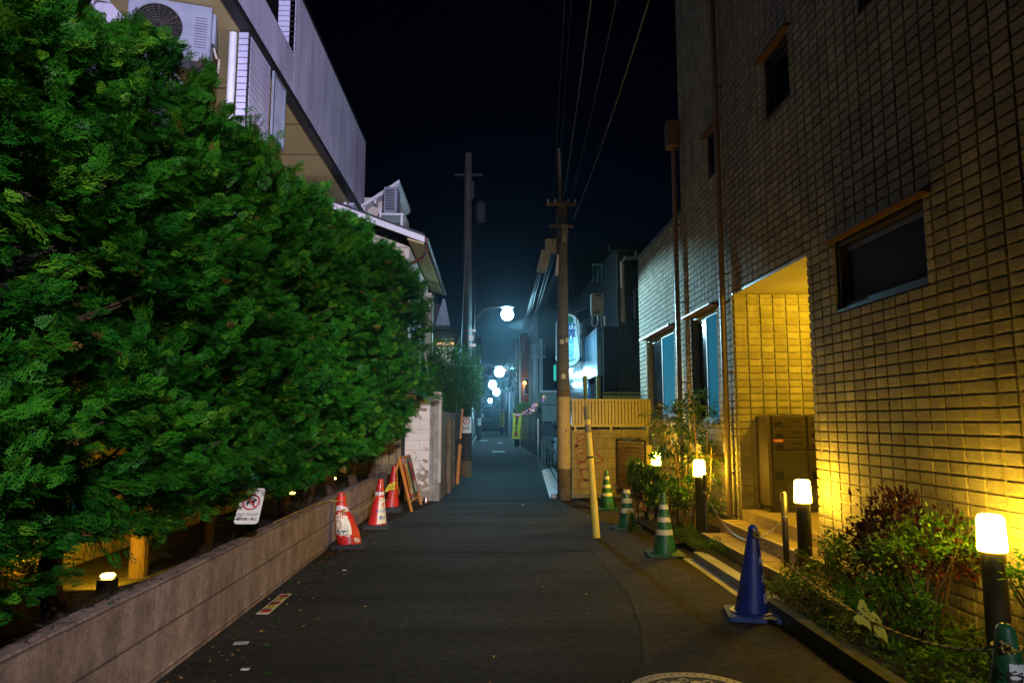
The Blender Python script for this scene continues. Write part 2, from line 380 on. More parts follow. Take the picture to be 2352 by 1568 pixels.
def lettering(body, size, mat, parent, o, ux=(1, 0, 0), uy=(0, 0, 1), warp=None, name='lettering', bold=.0, spacing=1.0, line=1.0, align='CENTER'):
    cu = bpy.data.curves.new('t', 'FONT'); cu.body = body; cu.size = size; cu.align_x = align; cu.align_y = 'CENTER'
    cu.space_line = line; cu.space_character = spacing; cu.resolution_u = 2; cu.offset = bold * size
    ob = bpy.data.objects.new('t', cu); COL.objects.link(ob)
    bpy.context.view_layer.update()
    me = bpy.data.meshes.new_from_object(ob)
    V = [v.co.copy() for v in me.vertices]; F = [tuple(p.vertices) for p in me.polygons]
    bpy.data.objects.remove(ob); bpy.data.curves.remove(cu); bpy.data.meshes.remove(me)
    if not F: return None
    if warp: W = [warp(v.x, v.y) for v in V]
    else:
        o = Vector(o); ux = Vector(ux); uy = Vector(uy); W = [o + ux * v.x + uy * v.y for v in V]
    return finish(name, [tuple(p) for p in W], F, mat, None, parent)
def sag(p0, p1, s, n=24, wob=0):
    p0 = Vector(p0); p1 = Vector(p1); out = []
    for i in range(n + 1):
        t = i / n; p = p0.lerp(p1, t); p.z -= s * 4 * t * (1 - t); out.append(p)
    return out
def leafcloud(name, P, T, N, S, tv, tf, mats, parent, W=None, midx=None):
    P = np.asarray(P, float); T = np.asarray(T, float); N = np.asarray(N, float); S = np.asarray(S, float).reshape(-1, 1, 1)
    T /= np.linalg.norm(T, axis=1, keepdims=True) + 1e-9
    B = np.cross(T, N); B /= np.linalg.norm(B, axis=1, keepdims=True) + 1e-9; N = np.cross(B, T)
    tv = np.asarray(tv, float)
    V = P[:, None] + S * (tv[None, :, 0:1] * B[:, None] + tv[None, :, 1:2] * T[:, None] + tv[None, :, 2:3] * N[:, None])
    n, k = len(P), len(tv); V = V.reshape(-1, 3)
    if parent is not None: V = V - np.array(wloc(parent))
    tf = np.asarray(tf, int); fs = tf.shape[1]
    F = (tf[None] + (np.arange(n) * k)[:, None, None]).reshape(-1)
    me = bpy.data.meshes.new(name); me.vertices.add(n * k); me.vertices.foreach_set('co', V.reshape(-1))
    nf = n * len(tf); me.loops.add(nf * fs); me.loops.foreach_set('vertex_index', F)
    me.polygons.add(nf); me.polygons.foreach_set('loop_start', np.arange(nf) * fs)
    try: me.polygons.foreach_set('loop_total', np.full(nf, fs))
    except Exception: pass
    if not isinstance(mats, (list, tuple)): mats = [mats]
    for m in mats: me.materials.append(m)
    if midx is not None: me.polygons.foreach_set('material_index', np.repeat(np.asarray(midx, int), len(tf)))
    me.update(calc_edges=True)
    o = bpy.data.objects.new(name, me); COL.objects.link(o); o.parent = parent
    return o
def unit(n): 
    v = rng.normal(size=(n, 3)); return v / np.linalg.norm(v, axis=1, keepdims=True)
LEAF_V = [(0, 0, 0), (-.22, .35, .03), (0, 1, -.06), (.22, .35, .03), (0, .45, -.03)]
LEAF_F = [(0, 1, 4), (1, 2, 4), (2, 3, 4), (3, 0, 4)]
LANCE_V = [(0, 0, 0), (-.12, .35, .02), (0, 1, -.1), (.12, .35, .02), (0, .45, -.02)]
def spray_template():
    V = []; F = []
    def rh(p, d, l, w, z=0):
        d = np.array(d, float); d /= np.linalg.norm(d); q = np.array([d[1], -d[0]])
        p = np.array(p, float); b = len(V)
        for a in (p, p + d * l * .45 + q * w, p + d * l, p + d * l * .45 - q * w): V.append((a[0], a[1], z))
        F.append((b, b + 1, b + 2, b + 3))
    rh((0, 0), (0, 1), 1.0, .035)
    for i in range(5):
        y = .12 + .17 * i; l = .46 - .07 * i
        for sx in (-1, 1):
            d = (sx * .78, .62); z = -.05 * sx * (i % 2) - .03
            rh((0, y), d, l, .036, z)
            if i < 4:
                dn = np.array(d) / np.linalg.norm(d)
                rh(np.array((0, y)) + dn * l * .35, (sx * .15, 1), l * .5, .032, z)
                rh(np.array((0, y)) + dn * l * .65, (sx * .2, 1), l * .38, .032, z)
                rh(np.array((0, y)) + dn * l * .45, (sx * 1, .05), l * .42, .032, z)
    return V, F
SPV, SPF = spray_template()

# ================================================================== GROUND AND ROAD
def sheet(name, poly, z, mat, kind='structure'):
    o = finish(name, [(x, y, z) for x, y in poly], [tuple(range(len(poly)))], mat); return tag(o, kind=kind)
sheet('ground', [(-60, -40), (60, -40), (60, 420), (-60, 420)], -.012, M['dark'])
sheet('road', [(-2.0, -14), (2.2, -14), (2.2, 14.25), (-2.0, 14.25)], 0, M['asphalt'])
sheet('road_apron', [(.85, 4.25)] + [(1.25 - .40 * max(0, (7 - q) / 2.75) ** 2.2 * 1 + random.uniform(-.012, .012), q) for q in np.arange(4.5, 14, .12)] + [(1.27, 14.2), (2.9, 14.2), (2.9, 9.3), (2.2, 9.3), (2.2, 4.25)], .004, M['asphalt_apron'])
sheet('road_patch', [(-1.95, 8.75), (.55, 8.62), (1.238, 8.7), (1.265, 14.2), (-1.7, 14.2)], .004, M['asphalt'])
sheet('road_far', [(-1.05, 14.2), (1.2, 14.2), (1.42, 19), (1.95, 31), (1.8, 42), (1.7, 70), (1.9, 146), (-1.6, 146), (-1.3, 64), (-.95, 24)], .008, M['asphalt_new'])
sheet('crossing_road', [(-30, 146), (30, 146), (30, 154), (-30, 154)], .004, M['asphalt_new'])
for a in ((.1, 36.6, .78, 37.9), (-.8, 58, -.2, 61), (.55, 52, .95, 54), (1.0, 78, 1.5, 81)):
    o = sheet('road_marking', [(a[0], a[1]), (a[2], a[1]), (a[2], a[3]), (a[0], a[3])], .012, M['roadpaint'])
# gutter and kerb on the right, far stretch
def strip(pts, w0, w1, z0, z1, mat, name):
    V = []; F = []
    for (x, y) in pts: V += [(x + w0, y, z0), (x + w0, y, z1), (x + w1, y, z1), (x + w1, y, z0)]
    for i in range(len(pts) - 1):
        b = i * 4
        for k in range(3): F.append((b + k, b + k + 1, b + k + 5, b + k + 4))
    F += [(0, 1, 2, 3), tuple(reversed(range(4 * len(pts) - 4, 4 * len(pts))))]
    return tag(finish(name, V, F, mat), kind='structure')
gp = [(1.2, 14.2), (1.42, 19), (1.66, 24), (1.95, 31), (1.84, 37), (1.8, 42), (1.7, 70), (1.9, 146)]
strip(gp, .0, .3, -.01, .02, M['kerbdark'], 'gutter')
strip(gp, .3, .42, -.01, .10, M['kerbdark'], 'kerb')
sheet('pavement', [(x + .42, y) for x, y in gp] + [(x + 3.2, y) for x, y in reversed(gp)],   .03, M['kerbdark'])
strip([(-.98, 24), (-1.3, 64), (-1.6, 146)], -.25, 0, -.01, .06, M['concrete'], 'gutter')
# gutter strip + kerb at the steps
strip([(2.2, 5.9), (2.2, 8.15)], 0, .12, -.01, .010, M['concrete_pale'], 'gutter')
strip([(2.32, 5.95), (2.32, 7.05)], 0, .13, -.01, .085, M['concrete_pale'], 'kerb')
strip([(2.32, 7.06), (2.32, 8.12)], 0, .13, -.01, .085, M['concrete_pale'], 'kerb')
strip([(2.24, -3), (2.24, 3.6), (2.28, 5.94)], 0, .10, -.01, .10, M['kerbdark'], 'kerb')
sheet('planting_soil', [(2.34, -3), (3.28, -3), (3.28, 6.9), (2.34, 6.9)], .06, M['soil'])
sheet('planting_soil', [(2.3, 8.9), (3.28, 8.9), (3.28, 14.3), (2.35, 14.3), (2.25, 11)], .05, M['soil'])
sheet('planting_soil', [(2.45, 6.9), (2.7, 6.9), (2.7, 8.9), (2.45, 8.9)], .04, M['soil'])
tag(bx('raised_bed_soil', M['soil'], None, -3.15, -2.12, -2, 14.2, 0, .47), kind='structure')
# metal ramp plate over the far kerb
t = thing('kerb_ramp', 'ribbed metal ramp plate lying over the kerb beside the utility pole', 'ramp', (1.5, 18, 0))
mb = MB()
for i in range(9):
    f0 = i / 9; f1 = (i + .82) / 9
    a0 = Vector((1.22, 14.5, .03)); a1 = Vector((1.62, 14.9, .12)); b0 = Vector((1.66, 22.6, .03)); b1 = Vector((2.05, 22.8, .12))
    mb.quad(a0.lerp(a1, f0), a0.lerp(a1, f1), b0.lerp(b1, f1), b0.lerp(b1, f0), 0)
    mb.quad(a0.lerp(a1, f1) - Vector((0, 0, .02)), a0.lerp(a1, (i + 1) / 9) - Vector((0, 0, .02)), b0.lerp(b1, (i + 1) / 9) - Vector((0, 0, .02)), b0.lerp(b1, f1) - Vector((0, 0, .02)), 0)
mb.build('plate', M['galv'], t)
bx('stiffener', M['galv'], t, 1.24, 1.62, 14.44, 14.49, .005, .1)

# manhole cover, bottom edge of the picture
t = thing('manhole_cover', 'round cast iron manhole cover with raised pattern at the road edge', 'manhole cover', (1.17, 4.11, 0))
MB().lathe([(.40, 0), (.40, .012), (.335, .012), (.335, .006)], (1.17, 4.11, 0), 64).build('rim', M['ironlight'], t)
MB().lathe([(.334, 0), (.334, .007)], (1.17, 4.11, 0), 48).build('plate', M['iron'], t)
mb = MB()
for k in range(48):
    a = 2 * math.pi * k / 48; mb.lathe([(.008, .0122), (.006, .0135)], (1.17 + .368 * math.cos(a), 4.11 + .368 * math.sin(a), 0), 6, 1)
for k in range(12):
    a = 2 * math.pi * k / 12; c = (1.17 + .275 * math.cos(a), 4.11 + .275 * math.sin(a), 0)
    mb.lathe([(.030, .006), (.030, .0105), (.018, .0105), (.018, .007)], c, 14, 0)
    a2 = a + .26; c = Vector((1.17 + .2 * math.cos(a2), 4.11 + .2 * math.sin(a2), .007))
    d = Vector((math.cos(a2), math.sin(a2), 0)); e = Vector((-d.y, d.x, 0))
    mb.prism([(-.02, -.02), (.05, -.035), (.07, 0), (.05, .035), (-.02, .02), (-.045, 0)], c, d, e, .0035, 0)
for k in range(6):
    a = 2 * math.pi * k / 6; d = Vector((math.cos(a), math.sin(a), 0)); e = Vector((-d.y, d.x, 0))
    mb.prism([(.02, -.02), (.09, -.04), (.13, 0), (.09, .04), (.02, .02)], Vector((1.17, 4.11, .007)), d, e, .0035, 0)
o = mb.build('raised_pattern', [M['ironlight'], M['iron']], t); o['kind'] = 'stuff'

# small rubbish
def litter(name, label, cat, x, y, sx, sy, ang, mat):
    o = bx(name, mat, None, -sx / 2, sx / 2, -sy / 2, sy / 2, 0, .004); o.location = (x, y, .010); o.rotation_euler = (R(2), 0, R(ang)); tag(o, label, cat); return o
litter('paper_scrap', 'small grey paper scrap on the road left of centre', 'litter', -1.74, 5.18, .10, .05, 8, M['concrete_pale'])
litter('paper_scrap', 'tiny bright white paper scrap nearest the photographer', 'litter', -1.53, 4.65, .05, .03, -3, M['paper'])
litter('paper_scrap', 'tiny white scrap in front of the dented red cone', 'litter', -1.52, 7.61, .045, .022, 5, M['paper'])
litter('paper_scrap', 'tiny white scrap in the middle of the alley beyond the steps', 'litter', .62, 13.4, .06, .03, 20, M['paper'])
t = thing('ground_sticker', 'faded red and yellow sticker strip stuck on the road beside the low wall', 'sticker', (-1.84, 6.28, .005))
o = bx('sheet', M['cream'], t, -1.89, -1.79, 5.95, 6.62, .005, .008)
for i in range(5): 
    yy = 6.0 + .125 * i
    bx('print', M['redink'] if i % 2 == 0 else M['yellowsign'], o, -1.88, -1.80, yy, yy + .09, .0082, .0095)
lettering('路上喫煙禁止', .075, M['ink'], o, (-1.84, 6.28, .0105), (0, 1, 0), (-1, 0, 0))
# fallen leaves and grit: nobody could count them
n = 900
P = np.stack([rng.uniform(-1.95, 2.15, n), rng.uniform(3.5, 14, n), np.full(n, .012)], 1)
k = rng.random(n) < .75
P[k, 0] = -1.93 + np.abs(rng.normal(0, .28, k.sum()))
T = np.stack([rng.normal(size=n), rng.normal(size=n), rng.normal(0, .1, n)], 1)
Nn = np.tile([0, 0, 1.], (n, 1)) + rng.normal(0, .25, (n, 3))
o = leafcloud('fallen_leaves', P, T, Nn, rng.uniform(.012, .04, n), LEAF_V, LEAF_F, [M['dryleaf'], M['thuja'], M['soil']], None, midx=rng.integers(0, 3, n))
tag(o, 'scattered dry leaf litter along the foot of the low wall', 'leaf litter', kind='stuff')
n = 60
P = np.stack([-1.9 + np.abs(rng.normal(0, .35, n)), rng.uniform(4, 9, n), np.full(n, .014)], 1)
T = np.stack([rng.normal(size=n), rng.normal(size=n), rng.normal(0, .05, n)], 1)
o = leafcloud('fallen_sprigs', P, T, np.tile([0, 0, 1.], (n, 1)) + rng.normal(0, .2, (n, 3)), rng.uniform(.04, .09, n), SPV, SPF, [M['thuja'], M['thujadry']], None, midx=rng.integers(0, 2, n))
tag(o, 'fallen green conifer sprigs on the road beside the low wall', 'leaf litter', kind='stuff')

# ================================================================== LEFT SIDE
# low block wall
t = thing('low_block_wall', 'long low concrete block wall in front of the conifer hedge', 'wall', (-2.06, 6, 0))
rr = random.Random(3)
V = []; F = []; ys = np.arange(-2, 13.95, .05)
for y in ys:
    w = .003 * math.sin(y * 9) + rr.uniform(-.003, .003)
    V += [(-2.0, y, -.01), (-2.0 + .006, y, .045), (-2.0, y, .05), (-2.0, y, .302), (-2.006, y, .306), (-2.0, y, .31), (-2.0, y, .57 + w), (-2.012, y, .583 + w), (-2.06, y, .587 + rr.uniform(-.004, .004)), (-2.115, y, .583 + w), (-2.12, y, .40)]
K = 11
for i in range(len(ys) - 1):
    for k in range(K - 1): F.append((i * K + k, i * K + k + 1, (i + 1) * K + k + 1, (i + 1) * K + k))
F.append(tuple(range(K))); F.append(tuple(reversed(range((len(ys) - 1) * K, len(ys) * K))))
finish('blockwork', V, F, M['lowblock'], None, t)
n = 700
P = np.stack([rng.uniform(-2.13, -2.02, n), rng.uniform(2.5, 13.9, n), np.full(n, .585)], 1)
o = leafcloud('moss', P, unit(n) * [1, 1, .3], np.tile([0, 0, 1.], (n, 1)) + rng.normal(0, .4, (n, 3)), rng.uniform(.012, .035, n), LEAF_V, LEAF_F, [M['soil'], M['thuja']], t, midx=(rng.random(n) < .25).astype(int))
o['kind'] = 'stuff'

# board fence behind the hedge
t = thing('board_fence', 'tan vertical board fence behind the conifer hedge lit by ground spotlights', 'fence', (-3.15, 6, 0))
mb = MB(); y = -1.0
while y < 14.2:
    mb.box(-3.19, -3.16 + rr.uniform(0, .004), y, y + .128, .46, 2.2); y += .14
mb.build('boards', M['plankwall'], t)
for z in (.62, 1.35, 2.1): bx('rail', M['plankwall'], t, -3.158, -3.13, -1, 14.2, z, z + .035)
t = thing('end_wall', 'brown streaked wall closing the hedge bed beside the white painted wall', 'wall', (-2.4, 14.3, 0))
bx('panel', M['brownblockx'], t, -3.3, -1.70, 14.25, 14.4, 0, 2.25)
mb = MB()
for i in range(10): mb.box(-3.2 + .15 * i, -3.2 + .15 * i + .12, 14.225, 14.249, .72, 2.2)
mb.build('boards', M['plankwall'], t)
for x in (-1.76,): bx('post', M['dark'], t, x, x + .07, 14.14, 14.24, 0, 2.2)

# conifer hedge: one tree after another
def conifer(y, xc, rad, H, zb, label, nb, seed):
    g = np.random.default_rng(seed)
    t = thing('conifer_tree', label, 'tree', (xc, y, .46), 'conifers in the hedge')
    mb = MB(); r0 = .058
    ln = g.uniform(-.10, .10); pts = [(xc + g.normal(0, .022), y + ln * (z - .5) + g.normal(0, .025), z) for z in np.linspace(.40, H - .4, 12)]
    mb.tube(pts, [r0 * (1.2 - .95 * i / 11) * g.uniform(.9, 1.12) for i in range(12)], 9)
    for k in range(22):
        z = g.uniform(.8, H - .8); a = g.uniform(0, 6.28); l = rad * g.uniform(.7, 1.06)
        p = Vector((xc, y, z)); q = p + Vector((math.cos(a) * l, math.sin(a) * l, l * .45)); m_ = p.lerp(q, .5) - Vector((0, 0, .04))
        mb.tube([p, m_, q], [.016, .011, .004], 5)
    mb.build('trunk', M['trunk'], t, True)
    # leafy branches: plumes that start inside and point outward and up
    th = g.uniform(-2.1, 1.7, nb)          # mostly the street and near sides
    back = g.random(nb) < .16; th[back] = g.uniform(1.7, 4.2, back.sum())
    zz = zb + (H - zb) * g.random(nb) ** .93
    f = (zz - zb) / (H - zb)
    prof = np.where(f < .12, .72 + 2.3 * f, 1.0) * np.where(f > .78, np.sqrt(np.clip(1 - ((f - .78) / .24) ** 2, .02, 1)), 1.0)
    lump = 1 + .12 * np.sin(zz * 5.1 + seed) + .12 * np.sin(th * 5 + zz * 3.3 + seed * 1.7) + g.normal(0, .085, nb)
    rr_ = rad * prof * lump
    # the hedge is clipped flat-ish: wider along the row than across
    tip = np.stack([xc + rr_ * np.cos(th) * .98, y + rr_ * np.sin(th) * .92, zz], 1)
    out = np.stack([np.cos(th), np.sin(th), np.full(nb, 0.)], 1)
    up = g.uniform(-.15, .75, nb) + .9 * np.clip(f - .75, 0, 1) * 3 - .35 * (f < .15)
    side = g.normal(0, .35, (nb, 3)); side[:, 2] *= .3
    bd = out * .85 + side; bd[:, 2] += up; bd /= np.linalg.norm(bd, axis=1, keepdims=True)
    bl = g.uniform(.24, .46, nb)
    start = tip - bd * bl[:, None]
    ns = 28
    P = []; T = []; N = []; S = []; MI = []
    pale_b = g.random(nb) < .30
    for j in range(ns):
        tt = (j + g.random(nb)) / ns
        sgn = 1 if j % 2 else -1
        p = start + bd * (bl * (.12 + .88 * tt))[:, None]
        sd = np.cross(bd, [0, 0, 1.]); sd /= np.linalg.norm(sd, axis=1, keepdims=True) + 1e-9
        d = bd * g.uniform(.7, 1.2, nb)[:, None] + sd * (sgn * g.uniform(.2, .8, nb) * (1.1 - .6 * tt))[:, None] + g.normal(0, .22, (nb, 3))
        d[:, 2] -= g.uniform(.0, .35, nb)
        nrm = np.stack([g.normal(0, .45, nb) + out[:, 0] * .6, g.normal(0, .45, nb) + out[:, 1] * .6, np.full(nb, .75)], 1)
        P.append(p + g.normal(0, .02, (nb, 3))); T.append(d); N.append(nrm); S.append(g.uniform(.065, .125, nb) * (1.15 - .3 * tt) * (1 if y < 7.6 else 1.2)); MI.append(np.where(g.random(nb) < .008, 1, np.where((g.random(nb) < .30) & (pale_b | (g.random(nb) < .04)), 2, 0)))
    # darker loose filling inside the crown
    P = np.concatenate(P); T = np.concatenate(T); N = np.concatenate(N); S = np.concatenate(S); MI = np.concatenate(MI)
    keep = P[:, 0] > -3.05
    leafcloud('crown', P[keep], T[keep], N[keep], S[keep], SPV, SPF, [M['thuja'], M['thujadry'], M['thujapale']], t, midx=MI[keep])
    return t
hl = ['conifer at the near left corner of the photo, mostly cut by the frame edge',
      'conifer second from the left at the near end of the hedge',
      'conifer over the leftmost ground spotlight, trunk left of the glowing lamp',
      'conifer just right of the leftmost ground spotlight',
      'conifer behind the dog sign on the trunk, carrying the sign',
      'conifer right behind the dog sign, before the tallest gap of trunks',
      'conifer over the middle stretch of the low wall',
      'conifer above the dented red cone',
      'conifer above the second red cone with bright yellow-green low tips',
      'conifer in front of the cream house gable',
      'last conifer of the hedge, bulging over the street before the white wall']
for i, (y, xc, rad, H) in enumerate([(2.2, -2.42, .84, 3.75), (3.15, -2.45, .84, 3.8), (4.1, -2.42, .83, 3.85), (5.15, -2.45, .84, 3.9), (6.2, -2.42, .82, 3.95), (7.3, -2.42, .84, 4.1),
                                     (8.35, -2.40, .86, 4.3), (9.4, -2.38, .88, 4.42), (10.45, -2.32, .90, 4.5), (11.5, -2.2, .93, 4.55), (12.55, -2.08, .96, 4.45)]):
    conifer(y, xc, rad, H, (.66, .80, 1.0, 1.0, .94, .90, .90, .95, 1.0, 1.2, 1.6)[i], hl[i], 470 if i < 6 else 330, 100 + i)

# ground spotlights in the bed
def ground_spot(x, y, label, power, target):
    t = thing('ground_spotlight', label, 'spotlight', (x, y, .47), 'ground spotlights in the hedge bed')
    bx('housing', M['bronze'], t, x - .045, x + .045, y - .045, y + .045, .49, .565)
    MB().tube([(x, y, .40), (x, y, .50)], .012, 8).build('spike', M['bronze'], t)
    d = (Vector(target) - Vector((x, y, .57))).normalized()
    mb = MB(); mb.lathe([(.001, .0), (.035, .004), (.045, .02), (.035, .03)], (x, y, .566), 14)
    mb.build('lens', emat('spot_lens', (1, .62, .12), 14), t)
    spot('spot_beam', Vector((x, y, .60)) + d * .04, target, power, (1, .58, .02), R(105), .35, .03)
ground_spot(-2.42, 4.66, 'glowing yellow ground spotlight at the lower left between two trunks', 75, (-3.14, 5.75, .70))
ground_spot(-2.72, 9.9, 'yellow ground spotlight behind the trunks above the dented red cone', 9, (-2.5, 10.4, 1.3))
ground_spot(-2.7, 12.4, 'far yellow ground spotlight near the end of the hedge', 9, (-2.3, 11.6, 1.4))

# NO POOP sign on a trunk
t = thing('dog_sign', 'white hanging sign with a crossed-out dog and the words NO POOP', 'sign', (-1.74, 5.24, .7))
sx = Vector((.93, .34, -.05)).normalized(); sy = Vector((.24, -.05, 1)).normalized(); so = Vector((-1.78, 5.37, .93))
def rr2(w, h, r, n=5):
    P = []
    for cx, cy, a0 in ((w - r, h - r, 0), (-w + r, h - r, 90), (-w + r, -h + r, 180), (w - r, -h + r, 270)):
        for k in range(n + 1): a = R(a0 + 90 * k / n); P.append((cx + r * math.cos(a), cy + r * math.sin(a)))
    return P
board = MB().prism([(p[0] * (1 + .1 * (p[1] < 0)), p[1]) for p in rr2(.078, .135, .024)], so, sx, sy, -.006).build('board', M['white'], t)
nn = sy.cross(sx).normalized() * .004; so2 = so + sx * .01 + nn * -.0
nn = sx.cross(sy).normalized(); front = -1 if nn.y > 0 else 1
so2 = so + nn * front * .0075
ring = [(.060 * math.cos(a), .032 + .060 * math.sin(a)) for a in np.linspace(0, 2 * math.pi, 33)]
ringi = [(.049 * math.cos(a), .032 + .049 * math.sin(a)) for a in np.linspace(0, 2 * math.pi, 33)]
mb = MB()
for k in range(32):
    mb.add([so2 + sx * a + sy * b for a, b in (ring[k], ring[k + 1], ringi[k + 1], ringi[k])], [(0, 1, 2, 3)])
mb.add([so2 + nn * front * .0012 + sx * a + sy * b for a, b in ((-.041, .068), (-.033, .076), (.041, -.004), (.033, -.012))], [(0, 1, 2, 3)])
mb.build('prohibition_ring', M['redink'], board)
dog = [(-.055, .05), (-.03, .07), (.015, .07), (.03, .09), (.05, .085), (.06, .068), (.04, .06), (.035, .02), (.025, .0), (.02, .0), (.02, .03), (-.02, .04), (-.035, .015), (-.03, .0), (-.045, .0), (-.05, .03)]
MB().add([so2 + nn * front * .0006 + sx * a + sy * b for a, b in [(p_ * .63, q_ * .63 + .003) for p_, q_ in dog]], [tuple(range(len(dog)))]).build('dog_symbol', M['ink'], board)
lettering('NO POOP', .030, M['ink'], board, so2 + sy * -.062, sx, sy)
lettering('宠物粪便禁止', .024, M['ink'], board, so2 + sy * -.096, sx, sy, bold=.01)

# ---------------------------------------------------------------- apartment block on the left
XL = -3.4
t = thing('apartment_building', 'pale fluted-siding apartment block with dark balcony opening behind the hedge', 'building', (-6, 14, 0))
def siding(mb, plane, c, a0, a1, z0, z1, course=.095, m=0, mg=1, depth=.012, vj=2.1):
    """horizontal courses with open joints; plane 'x': face at x=c spans y a0..a1; plane 'y': face at y=c spans x a0..a1"""
    k0 = math.floor(z0 / course); k1 = math.ceil(z1 / course)
    if plane == 'x': mb.box(c - .10, c - depth, a0, a1, z0, z1, mg)
    else: mb.box(a0, a1, c + depth, c + .10, z0, z1, mg)
    cuts = [a0] + [v for v in np.arange(math.ceil(a0 / vj) * vj, a1, vj) if v > a0 + .05] + [a1]
    for k in range(k0, k1):
        za, zb_ = max(z0, k * course + .0065), min(z1, (k + 1) * course - .0065)
        if zb_ - za < .02: continue
        for i in range(len(cuts) - 1):
            if plane == 'x': mb.box(c - depth - .001, c, cuts[i] + .004, cuts[i + 1] - .004, za, zb_, m)
            else: mb.box(cuts[i] + .002, cuts[i + 1] - .002, c, c + depth + .001, za, zb_, m)
SM = [M['siding'], M['sidegap']]
zb1, zt1 = 6.95, 9.15
mb = MB()
siding(mb, 'x', XL, -2, 11.55, 7.15, 7.85); siding(mb, 'x', XL, 11.55, 18.4, 7.15, 9.07)
siding(mb, 'x', XL, -2, 8.4, 7.85, 9.07)
mb.build('upper_wall', SM, t)
mb = MB(); siding(mb, 'y', 11.55, XL - .3, XL - .001, 7.85, 9.07); mb.build('opening_return', SM, t)
mb = MB(); siding(mb, 'x', XL - .03, 9.56, 10.45, .0, 7.04); siding(mb, 'y', 9.46, XL - .17, XL - .035, .0, 7.04); mb.build('pier', SM, t)
mb = MB(); siding(mb, 'x', XL - .03, 17.3, 18.35, .0, 7.04); siding(mb, 'y', 17.2, XL - .17, XL - .035, .0, 7.04); mb.build('pier', SM, t)
bx('slab_edge', M['black'], t, XL - .14, XL + .012, -2, 18.4, 7.04, 7.148)
bx('soffit', M['soffit'], t, -5.6, XL - .145, -2, 18.38, 7.06, 7.13)
for y in (11.2, 12.6, 14.1, 15.8): bx('soffit_joint', M['darkbrown'], t, -5.5, XL - .15, y, y + .012, 7.052, 7.058)
bx('back_wall', M['stucco'], t, -9, -5.6, -2, 18.4, 0, 9.07)
bx('roof', M['black'], t, -9, XL + .02, -2, 18.42, 9.075, 9.13)
bx('balcony_floor', M['siding'], t, -5.6, XL - .12, -2, 9.45, 5.2, 5.4)
bx('balcony_floor', M['siding'], t, -5.6, XL - .12, 10.5, 17.1, 4.2, 4.4)
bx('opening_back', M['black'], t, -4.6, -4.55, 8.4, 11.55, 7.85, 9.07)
MB().tube([(XL - .27, 9.52, 0), (XL - .27, 9.52, 7.04)], .055, 12).build('downpipe', M['whitepaint'], t, True)
MB().tube([(XL - .27, 17.26, 0), (XL - .27, 17.26, 7.04)], .055, 12).build('downpipe', M['whitepaint'], t, True)
g = bx('window_guard', M['acwhite'], t, XL - .02, XL + .015, 10.50, 10.56, 5.95, 7.0)
g2 = MB()
for i in range(9): g2.box(XL - .012, XL + .0, 10.60 + .06 * i, 10.612 + .06 * i, 5.98, 6.98)
g2.box(XL - .02, XL + .01, 10.56, 11.15, 5.95, 5.99); g2.box(XL - .02, XL + .01, 10.56, 11.15, 6.96, 7.0); g2.box(XL - .02, XL + .012, 11.10, 11.15, 5.99, 6.96)
g2.build('bars', M['acwhite'], g)

def ac_unit(label, loc, rz, w=.80, h=.62, d=.30):
    t = thing('air_conditioner', label, 'air conditioner', (0, 0, 0))
    mb = MB(); mb.box(-w / 2, w / 2, 0, d, 0, h)
    b = mb.build('casing', M['acwhite'], t); b.modifiers.new('bevel', 'BEVEL').width = .012
    cx = -w * .14; r = h * .40
    mb = MB(); mb.lathe([(r, 0), (r, .01), (r * .97, .012)], (0, 0, 0), 40)
    ob = mb.build('fan_opening', M['blackgloss'], t); ob.rotation_euler = (R(90), 0, 0); ob.location = (cx, -.001, h / 2)
    mb = MB()
    for q in range(1, 9):
        rq = r * q / 8.3
        mb.tube([(cx + rq * math.cos(a), -.02, h / 2 + rq * math.sin(a)) for a in np.linspace(0, 2 * math.pi, 29)], .0028, 4, cap=False)
    for q in range(20):
        a = 2 * math.pi * q / 20
        mb.tube([(cx + r * .12 * math.cos(a), -.021, h / 2 + r * .12 * math.sin(a)), (cx + r * math.cos(a + .3), -.018, h / 2 + r * math.sin(a + .3))], .0028, 4, cap=False)
    mb.build('fan_grille', M['metal'], t)
    mb = MB()
    for q in range(12): mb.box(w * .30, w * .45, -.004, -.001, h * .2 + q * h * .05, h * .2 + q * h * .05 + .008)
    mb.build('louvres', M['sidegap'], t)
    c = bx('valve_cover', M['acwhite'], t, w / 2 + .001, w / 2 + .05, .05, .24, h * .35, h * .92); c.modifiers.new('bevel', 'BEVEL').width = .01
    for s in (-1, 1): bx('foot', M['galv'], t, s * w * .33 - .05, s * w * .33 + .05, -.02, d + .02, -.05, -.001)
    mb = MB(); mb.tube([(w / 2 + .03, .12, h * .3), (w / 2 + .07, .12, h * .12), (w / 2 + .10, .16, .1), (w / 2 + .08, .24, -.05)], .014, 7); mb.build('pipe', M['stucco'], t, True)
    t.location = loc; t.rotation_euler = (0, 0, rz); return t
ac_unit('large white air conditioner with round fan grille above the hedge at the top left', (-4.2, 8.75, 6.30), R(16), 1.0, .74, .34)
ac_unit('white air conditioner half hidden by the hedge at the far end of the apartment block', (-4.05, 16.6, 4.95), R(8), .8, .9)
